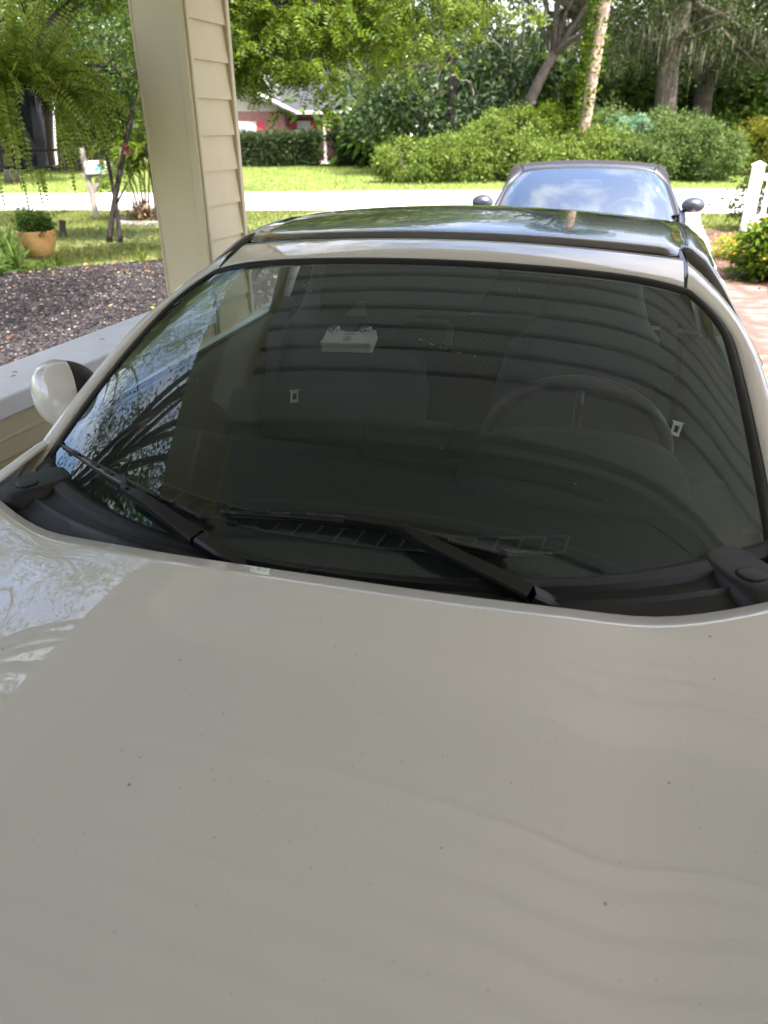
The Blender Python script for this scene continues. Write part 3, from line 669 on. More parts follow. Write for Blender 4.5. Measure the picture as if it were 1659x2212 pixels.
# black frit with sensor opening, behind the glass
FR = [(-.43,1.0),(-.395,.916),(-.362,.817),(-.325,.745),(-.30,.715),(-.263,.706),(-.14,.704),(-.02,.706),(.0,.725),(.021,.753),(.10,.757),(.175,.758),(.195,.775),(.206,.816),(.23,.90),(.257,1.0)]
FT = [(-.43+ (.687)*k/15, 1.0) for k in range(16)]
MB().grid([[G(lerp(a[0],b[0],k/6), lerp(a[1],b[1],k/6), -.004) for k in range(7)] for a, b in zip(FT, FR)]).build('sensor_shroud', M['frit'], car, True)
MB().add([G(s,t,-.0025) for s,t in ((-.228,.727),(-.205,.79),(-.196,.798),(-.183,.794),(-.148,.729))],[(0,1,2,3,4)]).build('sensor_window', mat('sensor_grey',(.07,.075,.075),rough=.5), car)
# sun-side top band and interior mirror
im = MB().bevbox(-.105,.105,-.018,.018,-.032,.032,.012).xf(Matrix.Translation(G(-.06,.80,-.075)) @ Matrix.Rotation(-.5,4,'X')).build('rear_view_mirror', M['cabin'], car)
MB().box(-.10,.10,.0185,.020,-.027,.027).xf(Matrix.Translation(G(-.06,.80,-.075)) @ Matrix.Rotation(-.5,4,'X')).build('mirror_face', M['mirror'], im)

# defroster grille, dash
drows = []
for i in range(41):
    s = lerp(-.995,.995,i/40); a = G(s,0); x = a.x; y0 = gbf(x)+.004
    ym = .30+.03*(x/.6)**2
    drows.append([Vector((x,y0,.874)), Vector((x,lerp(y0,ym,.22),.872)), Vector((x,lerp(y0,ym,.5),.866-.006*abs(x))), Vector((x*.99,lerp(y0,ym,.8),.858)), Vector((x*.98,ym-.02,.846)), Vector((x*.97,ym,.82)), Vector((x*.96,ym+.012,.76)), Vector((x*.95,ym-.03,.60)), Vector((x*.93,ym-.12,.45))])
MB().grid(drows).build('dashboard', M['dash'], car, True)
gv = empty('defroster_grille'); gv.parent = car
X0, X1, NV = -.40, .34, 21
def gp(x, f): return Vector((x, gbf(x)+lerp(.095,.145,f), .8745+.001*f))
MB().grid([[gp(lerp(X0,X1,i/30), f)-Vector((0,0,.0035)) for f in (0,1)] for i in range(31)]).build('grille_slot', M['cabin'], gv)
sb = M['dash2']
for f in (0,1): MB().tube([gp(lerp(X0,X1,i/30), f) for i in range(31)], .0022, 6).build('grille_rail', sb, gv, True)
for i in range(NV+1):
    x = lerp(X0,X1,i/NV); MB().tube([gp(x,0), gp(x+.006,1)], .0018, 5).build('grille_bar', sb, gv)
# instrument hood
def arch(y, hw_, zt_, zb_=.845, cx=.337, n=20, p=2.5):
    return [Vector((cx+hw_*math.copysign(abs(math.cos(a))**(2/p), math.cos(a)), y, zb_+(zt_-zb_)*abs(math.sin(a))**(2/p))) for a in np.linspace(0, math.pi, n)]
ih = MB().loft([arch(.06,.16,.862), arch(.11,.20,.888), arch(.18,.215,.915), arch(.26,.215,.928), arch(.315,.205,.926), arch(.318,.19,.915), arch(.22,.17,.88)], closed=False, cap=False)
solid(fixn(ih.build('instrument_hood', M['dash'], car, True)), .004)
MB().bevbox(-.095,.095,-.006,.006,-.045,.045,.005).xf(Matrix.Translation((.0,.27,.882)) @ Matrix.Rotation(-.25,4,'X')).build('centre_screen', M['dash'], car)
# steering wheel
sw = empty('steering_wheel'); sw.parent = car
T = Matrix.Translation((.337,.40,.845)) @ Matrix.Rotation(R(-66),4,'X')
ring_ = [T @ Vector((.183*math.cos(a), .183*math.sin(a), 0)) for a in np.linspace(0, 2*math.pi, 49)]
MB().tube(ring_, .0145, 10, cap=False).build('rim', mat('wheel_leather',(.06,.06,.06),rough=.35), sw, True)
MB().ell((0,0,.0),(.065,.06,.022)).xf(T).build('hub', M['cabin'], sw, True)
for a in (0, math.pi, -math.pi/2): MB().tube([T @ Vector((.05*math.cos(a),.05*math.sin(a),-.005)), T @ Vector((.175*math.cos(a),.175*math.sin(a),0))], .014, 8, flat=.6).build('spoke', M['rim'], sw, True)
for sg in (-1,1): MB().tube([(.337+sg*.05,.33,.83),(.337+sg*.21,.34,.845)], [.008,.011], 8).build('stalk', M['cabin'], sw, True)
# seats, belts
for sg in (-1, 1):
    st = empty('seat'); st.parent = car; cx = sg*.345
    def rrect(y, z, hx_, hy_, n=20, p=3.5):
        return [Vector((cx+hx_*math.copysign(abs(math.cos(t_))**(2/p),math.cos(t_)), y+hy_*math.copysign(abs(math.sin(t_))**(2/p),math.sin(t_)), z)) for t_ in np.linspace(0,2*math.pi,n,endpoint=False)]
    fixn(MB().loft([rrect(.86,.42,.23,.06),rrect(.89,.55,.25,.075),rrect(.94,.75,.255,.075),rrect(.985,.90,.22,.065),rrect(1.005,.98,.15,.055),rrect(1.02,1.05,.125,.05),rrect(1.03,1.10,.115,.045),rrect(1.032,1.115,.09,.03)]).build('backrest', M['seat'], st, True))
    fixn(MB().loft([rrect(.62,.24,.24,.26),rrect(.62,.34,.25,.27),rrect(.63,.40,.245,.25),rrect(.64,.42,.20,.2)]).build('cushion', M['seat'], st, True))
    bx = cx+sg*.20
    MB().grid([[Vector((bx-.022,1.02,1.0)),Vector((bx+.022,1.02,1.0))],[Vector((bx-.022,.90,.92)),Vector((bx+.022,.90,.92))],[Vector((bx-.022,.835,.76)),Vector((bx+.022,.835,.76))],[Vector((bx-.022,.72,.40)),Vector((bx+.022,.72,.40))]]).build('seat_belt', M['cabin'], st)
    tg = MB(); c0 = Vector((-.455 if sg < 0 else .585,.80,.765))
    o4 = [Vector((-.016,0,-.026)),Vector((.016,0,-.026)),Vector((.016,0,.02)),Vector((.024,0,.028)),Vector((-.024,0,.028)),Vector((-.016,0,.02))]
    i4 = [Vector((-.008,0,-.014)),Vector((.008,0,-.014)),Vector((.008,0,.010)),Vector((.008,0,.012)),Vector((-.008,0,.012)),Vector((-.008,0,.010))]
    Rm = Matrix.Rotation(-.7,3,'X') @ Matrix.Rotation(sg*.2,3,'Y')
    tg.add([c0+Rm @ (v*.72) for v in o4]+[c0+Rm @ (v*.72) for v in i4], [(k,(k+1)%6,6+(k+1)%6,6+k) for k in range(6)])
    solid(tg.build('belt_tongue', M['chrome'], st), .003)
# centre console and door-mirror-side trims
MB().bevbox(-.09,.09,.28,1.2,.25,.56,.02).build('centre_console', M['cabin'], car)

# door mirrors
for sg in (-1, 1):
    c = Vector((sg*.748,.225,.932)); Mr = Matrix.Rotation(sg*-.35,3,'Z')
    def sup(d, k=1.0):                    # point of the housing in direction d
        d = d.normalized(); q = Vector((math.copysign(abs(d.x)**.85,d.x)*.074, math.copysign(abs(d.y)**.9,d.y)*(.078 if d.y < 0 else .045), math.copysign(abs(d.z)**.85,d.z)*.077))*k
        q.z += .010*(q.x*sg/.074); return c+Mr @ q
    ax_ = Vector((sg*.86,-.50,.10)).normalized(); e1 = Vector((0,0,1)); e1 = (e1-ax_*e1.dot(ax_)).normalized(); e2 = ax_.cross(e1)*sg
    rings = []
    for i in range(15):
        r_ = []
        for k in range(48):
            psi = 2*math.pi*k/48; inner = math.sin(psi); th = (1.52-.42*max(0,-inner)**1.3*(1+.55*math.cos(psi))-.25*max(0,-math.cos(psi)))*(i/14)
            d = ax_*math.cos(th)+(e1*math.cos(psi)+e2*math.sin(psi))*math.sin(th); r_.append(sup(d, 1.0 if i < 14 else .985))
        rings.append(r_)
    dm = fixn(MB().loft(rings, cap=False).build('door_mirror', M['paint'], car, True))
    fixn(MB().loft([[sup(Vector((math.sin(math.pi*i/20)*math.cos(2*math.pi*k/32), math.sin(math.pi*i/20)*math.sin(2*math.pi*k/32), math.cos(math.pi*i/20))), .972) for k in range(32)] for i in range(21)], cap=False).build('mirror_housing', M['plastic'], dm, True))
    MB().ell(c+Mr @ Vector((0,.034,0)),(.064,.004,.058),M=Mr).build('mirror_face', M['mirror'], dm, True)
    MB().tube([c+Vector((-sg*.05,.0,-.05)), Vector((sg*.74,.20,.845)), Vector((sg*.70,.20,.84))], [.03,.024,.03], 10).build('mirror_foot', M['plastic'], dm, True)

# identification plate under the glass: its stamped number
vp = G(.457,.070,-.011); d1 = (G(.514,.066)-G(.40,.073)).normalized(); n1 = Vector((0,-.55,.83)); n1 = (n1-d1*n1.dot(d1)).normalized(); u1 = n1.cross(d1)
BM = Matrix((d1, u1, n1)).transposed().to_4x4(); BM.translation = vp
pl = MB().bevbox(-.0375,.0375,-.0065,.0065,-.001,.001,.0004).xf(BM).build('number_plate', mat('plate_dark',(.05,.055,.05),rough=.4,metal=.3), car)
def text(s, size, M4, m, parent, name, ext=0.0003):
    cu = bpy.data.curves.new(name,'FONT'); cu.body = s; cu.size = size; cu.align_x = 'CENTER'; cu.align_y = 'CENTER'; cu.extrude = ext
    t_ = bpy.data.objects.new(name, cu); col.objects.link(t_); bpy.context.view_layer.update()
    me = bpy.data.meshes.new_from_object(t_.evaluated_get(bpy.context.evaluated_depsgraph_get())); bpy.data.objects.remove(t_)
    me.transform(M4); return link(name, me, m, parent, False)
text('JM1NDAM75N0506468', .0072, BM @ Matrix.Translation((0,0,.0016)), mat('stamped_light',(.45,.47,.44),rough=.4), pl, 'stamped_number')

# toll transponder hung on the glass by two suction cups
tp0 = G(-.19,.668,-.018); d1 = (G(-.10,.65)-G(-.28,.642)).normalized(); n1 = N_(-.19,.668); n1 = (n1-d1*n1.dot(d1)).normalized(); u1 = n1.cross(d1)
TM = Matrix((d1, u1, n1)).transposed().to_4x4(); TM.translation = car.matrix_basis @ tp0
CR = Matrix.Translation(car.location) @ Matrix.Rotation(R(-15.34),4,'Z')
TM = CR @ (Matrix.Translation(tp0) @ Matrix((d1, u1, n1)).transposed().to_4x4())
tr_ = empty('toll_transponder', TM.translation, 0, label='white plastic toll tag with two suction cups stuck inside the windshield', cat='toll tag')
I4 = Matrix((TM.col[0].xyz, TM.col[1].xyz, TM.col[2].xyz)).transposed().to_4x4() @ Matrix.Scale(.78, 4)
prof_ = []
for i in range(13):
    f = i/12; x = lerp(-.064,.064,f); e = 0.010*(1-math.exp(-((abs(x)-.0)/.026)**4)); lo = -.034; hi = .016+e*.9
    prof_.append((x, lo, hi))
bd = MB(); top_z, bot_z = .004, -.020
bd.add([(x,lo,top_z) for x,lo,hi in prof_]+[(x,hi,top_z) for x,lo,hi in prof_]+[(x*1.03,lo-.004,bot_z) for x,lo,hi in prof_]+[(x*1.03,hi,bot_z) for x,lo,hi in prof_], 
    [(i,i+1,14+i,13+i) for i in range(12)]+[(26+i,39+i,40+i,27+i) for i in range(12)]+[(i,26+i,27+i,i+1) for i in range(12)]+[(13+i,14+i,40+i,39+i) for i in range(12)]+[(0,13,39,26),(12,38,51,25)])
fixn(bd.xf(I4).build('tag_body', M['white_plastic'], tr_))
MB().bevbox(-.066,.066,-.040,-.030,-.020,.010,.003).xf(I4).build('tag_ledge', M['white_plastic'], tr_)
for sg in (-1, 1):
    cc = MB().lathe([(.0,.010),(.006,.010),(.007,.006),(.012,.008),(.0165,.012),(.017,.013),(.0155,.012)], c=(sg*.042,.012,.002), n=24).xf(I4).build('suction_cup', M['clear'], tr_, True)
    MB().lathe([(.0,.0125),(.004,.0125),(.005,.009)], c=(sg*.042,.012,.002), n=14).xf(I4).build('cup_stud', M['print'], cc, True)
pr_ = MB()
for i, (yy, ww) in enumerate(((.010,.030),(.003,.026),(-.006,.014),(-.012,.026),(-.018,.02),(-.023,.022))):
    x = -ww/2
    while x < ww/2:
        l_ = rnd.uniform(.002,.006); pr_.box(x, min(x+l_,ww/2), yy-.0011, yy+.0011, .0042, .0046); x += l_+.0012
pr_.xf(I4).build('printed_lines', M['print'], tr_)
# chips and scratches in the glass
chip = mat('glass_chip', (.8,.82,.85), rough=.2)
cl = MB()
for s,t,l_,a in ((.33,.885,.010,1.9),(-.41,.93,.012,1.7),(-.44,.86,.006,.6),(-.40,.83,.007,-.7),(.06,.64,.010,-.5),(.10,.625,.014,-.45),(.13,.615,.008,-.5),(.19,.60,.008,-.3),(.24,.59,.006,-.2),(.21,.30,.004,0),(-.60,.42,.006,1.2),(.55,.22,.006,.5)):
    p = G(s,t,.0015); n_ = N_(s,t); d_ = (G(s+.01,t)-G(s,t)).normalized(); e_ = n_.cross(d_); q = d_*math.cos(a)+e_*math.sin(a)
    cl.tube([p-q*l_*.3, p+q*l_*.3], [.0004,.0002], 5)
ch = cl.build('glass_chips', chip, car); ch['kind'] = 'stuff'

# the far car --------------------------------------------------------------
car2 = empty('grey_car', (1.475, 5.80, 0), R(-13), label='grey convertible with black cloth top parked behind the white car', cat='car')
B = roadster(car2, dict(gb=(-.16,.30,.25), gt=(.36,.02), zb=.845, wb=.645, wt=.545, zt=1.175, kz=.08, drop=.05,
    hd=(.42,.05), hz=(1.20,.10), hard=False, pw=.036, roofmat=M['soft_top'], paint=M['grey_paint'], glass=M['glass2'], W=.79,
    roof=[(.42,1.198,.50),(.6,1.210,.52),(.85,1.212,.53),(1.1,1.19,.53),(1.35,1.12,.53),(1.6,.97,.54)],
    hood=(-.20,.10,.4), hoodz=.865, trim=M['cabin']))
G2, N2 = B['G'], B['N']
rows = []
for i in range(41):
    s = lerp(-1,1,i/40); a = G2(s,0); yb = B['yh'](a.x*.97); b_ = Vector((a.x*.97, yb+.01, B['Zf'](a.x*.97,yb)-.025)); rows.append([a.lerp(b_, f)+Vector((0,0,.003)) for f in (-.05,.4,.7,1.1)])
fixn(MB().grid(rows).build('cowl_panel', M['plastic'], car2, True))
def wiper2(s0, s1, t0, t1, ps):
    wr = empty('wiper'); wr.parent = car2
    MB().tube([G2(lerp(s0,s1,k/10), lerp(t0,t1,k/10)+.02*math.sin(math.pi*k/10), .012) for k in range(11)], .006, 6).build('blade', M['rubber'], wr, True)
    m_ = G2((s0+s1)/2,(t0+t1)/2+.02,.02); MB().tube([m_, m_.lerp(G2(ps,-.02),.5)+Vector((0,0,.012)), G2(ps,-.03)+Vector((0,0,.01))], [.006,.008,.012], 6).build('wiper_arm', M['arm'], wr, True)
wiper2(-.95,-.25,.03,.06,-.12); wiper2(-.05,.72,.09,.03,.55)
MB().bevbox(-.11,.11,-.015,.015,-.03,.03,.01).xf(Matrix.Translation(G2(0,.80,-.06))).build('rear_view_mirror', M['cabin'], car2)
for sg in (-1,1):
    c = Vector((sg*.755,.10,.945)); 
    dm = MB().ell(c,(.082,.065,.055),24,16).build('door_mirror', M['grey_paint'], car2, True)
    MB().ell(c+Vector((0,.045,0)),(.072,.03,.045),20,12).build('mirror_face', M['mirror'], dm, True)
    MB().tube([c+Vector((-sg*.05,0,-.03)), c+Vector((-sg*.09,0,-.085)), c+Vector((-sg*.12,.0,-.13))], [.018,.017,.026], 10).build('mirror_stalk', M['grey_paint'], dm, True)
    st = empty('seat'); st.parent = car2; cx = sg*.33
    def rr2(y, z, hx_, hy_, n=18, p=3.2):
        return [Vector((cx+hx_*math.copysign(abs(math.cos(t_))**(2/p),math.cos(t_)), y+hy_*math.copysign(abs(math.sin(t_))**(2/p),math.sin(t_)), z)) for t_ in np.linspace(0,2*math.pi,n,endpoint=False)]
    fixn(MB().loft([rr2(.80,.40,.22,.06),rr2(.84,.6,.25,.07),rr2(.90,.85,.22,.06),rr2(.93,.95,.13,.05),rr2(.95,1.06,.12,.045),rr2(.955,1.09,.09,.03)]).build('backrest', M['seat'], st, True))
    fixn(MB().loft([rr2(.58,.25,.23,.25),rr2(.58,.40,.23,.24)]).build('cushion', M['seat'], st, True))
d2 = [[Vector((G2(s,0).x, G2(s,0).y+.01, .835)), Vector((G2(s,0).x*.98, .10,.83)), Vector((G2(s,0).x*.97,.22,.80)), Vector((G2(s,0).x*.95,.25,.6))] for s in np.linspace(-.99,.99,21)]
MB().grid(d2).build('dashboard', M['dash'], car2, True)
T = Matrix.Translation((.33,.34,.80)) @ Matrix.Rotation(R(-66),4,'X')
MB().tube([T @ Vector((.18*math.cos(a), .18*math.sin(a), 0)) for a in np.linspace(0, 2*math.pi, 37)], .014, 8, cap=False).build('steering_wheel', M['cabin'], car2, True)
# clear rear window of the cloth top
MB().grid([[Vector((x,1.30,.93)),Vector((x,1.25,1.08))] for x in (-.36,0,.36)]).build('rear_window', M['glass2'], car2)

# ------------------------------------------------------------------ vegetation helpers
def unit(a): return a/np.maximum(np.linalg.norm(a, axis=-1, keepdims=True), 1e-9)
def leaves(name, C, D, Nn, L, W, m, parent=None, fold=.22, droop=0., widest=.45):
    C = np.asarray(C, float); n = len(C); D = unit(np.asarray(D, float)); Nn = np.asarray(Nn, float)
    L = np.broadcast_to(np.asarray(L, float), (n,))[:, None]; W = np.broadcast_to(np.asarray(W, float), (n,))[:, None]
    S = unit(np.cross(D, Nn)); Up = np.cross(S, D)
    v = np.empty((n, 4, 3)); v[:, 0] = C
    v[:, 1] = C+D*L*widest+S*W*.5+Up*W*fold; v[:, 2] = C+D*L-Up*L*droop; v[:, 3] = C+D*L*widest-S*W*.5+Up*W*fold
    me = bpy.data.meshes.new(name); me.vertices.add(n*4); me.vertices.foreach_set('co', v.reshape(-1).astype(np.float32))
    me.loops.add(n*4); me.loops.foreach_set('vertex_index', np.arange(n*4, dtype=np.int32))
    me.polygons.add(n); me.polygons.foreach_set('loop_start', np.arange(0, n*4, 4, dtype=np.int32)); me.polygons.foreach_set('loop_total', np.full(n, 4, np.int32))
    me.update(calc_edges=True); me.validate()
    return link(name, me, m, parent, False)
def clumps(n, c, r, shell=.55, flat=0):
    """clump centres spread through an ellipsoid, denser toward its outside"""
    d = unit(rng.normal(size=(n,3))); rad = rng.uniform(shell, 1, n)**.7*np.where(rng.random(n) < .12, rng.uniform(1.0,1.22,n), 1)
    p = np.array(c)+d*rad[:,None]*np.array(r)
    return p
def crown_leaves(cl, per, cr, hang=0.):
    """leaf bases around clump centres: returns positions and outward directions"""
    n = len(cl); cr = np.broadcast_to(np.asarray(cr, float), (n,)); k = rng.poisson(per, n)+3
    idx = np.repeat(np.arange(n), k); off = rng.normal(size=(len(idx),3))*.5*cr[idx][:,None]; off[:,2] *= .7
    P = cl[idx]+off; D = unit(off+rng.normal(size=off.shape)*.35*cr[idx][:,None]+np.array([0,0,-hang])*cr[idx][:,None])
    return P, D
def updir(n, s=.6): return unit(rng.normal(size=(n,3))*s+np.array([0,0,1]))
def put_crown(name, cl, per, cr, L, W, m, parent, hang=.2, fold=.2, ups=.6):
    P, D = crown_leaves(cl, per, cr, hang); n = len(P)
    return leaves(name, P, D, updir(n, ups), L*rng.uniform(.5,1.4,n), W*rng.uniform(.6,1.3,n), m, parent, fold)
def limbs(mb, start, ends, r0, bend=.15, n=6):
    for e in ends:
        s = Vector(start); e = Vector(e); L_ = (e-s).length; pts = []
        mid = s.lerp(e,.5)+Vector((rnd.uniform(-1,1),rnd.uniform(-1,1),rnd.uniform(0,1)))*bend*L_
        for k in range(n+1):
            t = k/n; pts.append((1-t)**2*s+2*t*(1-t)*mid+t*t*e)
        mb.tube(pts, [lerp(r0, r0*.18, k/n) for k in range(n+1)], 6)
BARK = ramp_mat('grey_bark', [(.3,(.045,.038,.032)),(.6,(.12,.10,.085)),(.8,(.2,.18,.16))], scale=7, rough=.95, bump=1, bscale=25, stretch=(3,3,.6))
DBARK = ramp_mat('dark_bark', [(.3,(.02,.017,.015)),(.7,(.07,.06,.055))], scale=12, rough=.95, bump=1, bscale=30, stretch=(3,3,.6))
PALEBARK = ramp_mat('pale_bark', [(.3,(.08,.07,.06)),(.7,(.20,.18,.16))], scale=10, rough=.9, bump=.5, bscale=25)
LF = dict(
  oak=leafmat('oak_leaf', (.012,.03,.006), (.035,.062,.014), (.075,.105,.028), trans=.3),
  mag=leafmat('magnolia_leaf', (.010,.03,.010), (.03,.065,.02), (.10,.14,.04), trans=.15, rough=.25, spec=1.8),
  light=leafmat('light_leaf', (.022,.055,.003), (.06,.11,.006), (.13,.18,.018), trans=.45),
  mid=leafmat('mid_leaf', (.012,.036,.005), (.036,.075,.011), (.075,.12,.02), trans=.38),
  dark=leafmat('dark_leaf', (.015,.035,.012), (.035,.06,.022), (.06,.085,.03), trans=.25),
  shrub=leafmat('bank_leaf', (.038,.078,.010), (.10,.165,.025), (.20,.26,.06), trans=.4),
  shrub2=leafmat('bank_leaf_dark', (.025,.055,.014), (.07,.12,.03), (.13,.18,.055), trans=.35),
  blue=leafmat('blue_green_leaf', (.05,.11,.07), (.10,.20,.12), (.15,.26,.13), trans=.35),
  yellow=leafmat('yellow_green_leaf', (.12,.15,.02), (.24,.26,.03), (.34,.34,.06), trans=.45),
  fern=leafmat('fern_leaflet', (.12,.20,.025), (.22,.32,.045), (.34,.40,.08), trans=.5),
  moss=leafmat('moss_strand', (.10,.105,.07), (.17,.175,.12), (.25,.25,.18), trans=.2, rough=.9, spec=.1),
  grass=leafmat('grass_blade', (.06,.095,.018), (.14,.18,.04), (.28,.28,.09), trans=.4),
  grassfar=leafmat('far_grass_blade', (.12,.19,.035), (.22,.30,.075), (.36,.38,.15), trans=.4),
  lily=leafmat('strap_leaf', (.05,.10,.02), (.10,.17,.035), (.2,.25,.07), trans=.4))

def inpoly(x, y, poly):
    c = np.zeros(len(x), bool); n = len(poly); j = n-1
    for i in range(n):
        xi, yi = poly[i]; xj, yj = poly[j]
        c ^= ((yi > y) != (yj > y)) & (x < (xj-xi)*(y-yi)/(yj-yi+1e-12)+xi); j = i
    return c
def noise2(x, y, sc, seed):
    r = np.random.default_rng(seed); v = np.zeros_like(x)
    for k in range(6):
        a = r.uniform(0,2*np.pi); f = sc*r.uniform(.6,2.2); v += np.sin((x*np.cos(a)+y*np.sin(a))*f+r.uniform(0,6.28))
    return v/6
GRAV = [(-9.5,1.2),(-1.25,1.2),(-.75,2.8),(-.55,3.6),(.1,5.6),(-.2,9.2),(-2.4,9.95),(-3.4,9.4),(-4.6,8.6),(-6.5,7.6),(-9.5,7.0)]
# grass: uncountable, one object per lawn
def grass(name, poly, n, h, wd, m, label, thin=0):
    xs = [p[0] for p in poly]; ys = [p[1] for p in poly]
    x = rng.uniform(min(xs),max(xs),n*2); y = rng.uniform(min(ys),max(ys),n*2); k = inpoly(x,y,poly)
    if thin: k &= noise2(x,y,1.6,5)+rng.uniform(-.35,.35,len(x)) > -.30*thin
    x, y = x[k][:n], y[k][:n]; C = np.stack([x,y,np.full_like(x,-.012)],1); nn = len(x)
    D = unit(rng.normal(size=(nn,3))*.45+np.array([0,0,1]))
    o = leaves(name, C, D, unit(rng.normal(size=(nn,3))), h*rng.uniform(.5,1.3,nn)*(1+.4*noise2(x,y,2.5,3)), wd*rng.uniform(.7,1.3,nn), m, None, .2, widest=.35)
    return tag(o, label=label, cat='grass', kind='stuff')
YARD = [(-14,8.0),(-6.5,7.7),(-4.6,8.7),(-3.4,9.5),(-2.4,10.05),(-.3,9.3),(-.55,11),(-.95,15.8),(-6.8,16.15),(-14,16.8)]
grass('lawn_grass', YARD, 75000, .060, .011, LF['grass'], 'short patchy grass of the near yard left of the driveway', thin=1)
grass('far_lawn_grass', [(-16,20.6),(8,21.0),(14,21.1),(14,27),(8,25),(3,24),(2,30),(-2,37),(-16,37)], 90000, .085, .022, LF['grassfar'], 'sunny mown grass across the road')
grass('roadside_grass', [(4.9,12.4),(14,12.7),(14,13.2),(5.9,14.7)], 9000, .06, .012, LF['grass'], 'grass strip between picket fence and road')
# gravel stones
def stones(name, poly, n, r0, r1, m, label):
    xs = [p[0] for p in poly]; ys = [p[1] for p in poly]
    x = rng.uniform(max(-6.5,min(xs)),max(xs),n*2); y = rng.uniform(max(3.0,min(ys)),max(ys),n*2); k = inpoly(x,y,poly); x, y = x[k][:n], y[k][:n]; n = len(x)
    base = np.array([(1,0,0),(0,1,0),(-1,0,0),(0,-1,0),(0,0,1),(0,0,-1)], float)
    s = rng.uniform(r0,r1,(n,1,1))*rng.uniform(.6,1.3,(n,6,1)); a = rng.uniform(0,6.28,n); ca, sa = np.cos(a)[:,None], np.sin(a)[:,None]
    v = base[None]*s; v[:,:,2] *= .6; vx = v[:,:,0]*ca-v[:,:,1]*sa; vy = v[:,:,0]*sa+v[:,:,1]*ca
    v = np.stack([vx+x[:,None], vy+y[:,None], v[:,:,2]+.004], -1)
    f = np.array([(0,1,4),(1,2,4),(2,3,4),(3,0,4),(1,0,5),(2,1,5),(3,2,5),(0,3,5)]); F = (f[None]+np.arange(n)[:,None,None]*6).reshape(-1)
    me = bpy.data.meshes.new(name); me.vertices.add(n*6); me.vertices.foreach_set('co', v.reshape(-1).astype(np.float32))
    me.loops.add(len(F)); me.loops.foreach_set('vertex_index', F.astype(np.int32)); nf = len(F)//3
    me.polygons.add(nf); me.polygons.foreach_set('loop_start', np.arange(0,nf*3,3,dtype=np.int32)); me.polygons.foreach_set('loop_total', np.full(nf,3,np.int32)); me.update(calc_edges=True)
    return tag(link(name, me, m, None, False), label=label, cat='gravel', kind='stuff')
GRM = ramp_mat('gravel_stone', [(0,(.011,.009,.010)),(.5,(.030,.025,.026)),(.8,(.062,.053,.054)),(.95,(.14,.13,.13)),(1,(.34,.32,.32))], island=True, bump=0, rough=.85)
stones('gravel', GRAV, 46000, .006, .016, GRM, 'dark loose gravel beyond the half wall')
# fallen leaves on gravel, mulch and yard
lx, ly = rng.uniform(-6,-.2,1400), np.where(rng.random(1400) < .25, rng.uniform(4,9,1400), rng.uniform(8.5,13,1400))
fo = leaves('fallen_leaves', np.stack([lx,ly,np.full(1400,.014)],1), unit(rng.normal(size=(1400,3))*np.array([1,1,.12])), updir(1400,.35), rng.uniform(.03,.07,1400), rng.uniform(.015,.035,1400),
    ramp_mat('dry_leaf', [(0,(.10,.05,.025)),(.5,(.22,.12,.06)),(.85,(.35,.24,.1)),(1,(.25,.26,.05))], island=True, bump=0, rough=.8))
tag(fo, label='dry fallen leaves scattered over gravel and yard', cat='leaf litter', kind='stuff')
lx, ly = rng.uniform(3.5,9,1500), rng.uniform(6.3,12.4,1500)
fo2 = leaves('wood_chips', np.stack([lx,ly,np.full(1500,.01)],1), unit(rng.normal(size=(1500,3))*np.array([1,1,.2])), updir(1500,.4), rng.uniform(.03,.09,1500), rng.uniform(.012,.03,1500),
    ramp_mat('wood_chip', [(0,(.08,.04,.03)),(.6,(.2,.11,.08)),(1,(.36,.24,.19))], island=True, bump=0, rough=.9))
tag(fo2, label='reddish wood chips around the picket fence and flowering bush', cat='mulch', kind='stuff')

# ------------------------------------------------------------------ hanging fern
def frond(P, D, Nn, L_, W_, p0, d0, length, droop, lw, npair=30, up=None):
    """append leaflets of one pinnate frond; returns the rachis points"""
    roll_ = rnd.uniform(-1.1,1.1); d = Vector(d0).normalized(); p = Vector(p0); pts = [p.copy()]; step = length/npair
    for k in range(npair):
        d = (d+Vector((0,0,-droop*step*(1+2*k/npair)))).normalized(); p = p+d*step; pts.append(p.copy())
        side = d.cross(Vector((0,0,1)))
        if side.length < .2: side = d.cross(Vector((1,.3,0)))
        side.normalize(); side = Matrix.Rotation(roll_,3,d) @ side; nn = side.cross(d)
        f = k/npair; w_ = lw*(math.sin(math.pi*min(1,(f*.86+.14)))**.6)
        for sg in (-1,1):
            P.append(p); D.append((side*sg+d*.25+Vector((rnd.uniform(-.15,.15),rnd.uniform(-.15,.15),rnd.uniform(-.2,.1))))); Nn.append(nn+Vector((rnd.uniform(-.2,.2),)*3)); L_.append(w_*rnd.uniform(.85,1.1)); W_.append(step*rnd.uniform(.75,.95))
    return pts
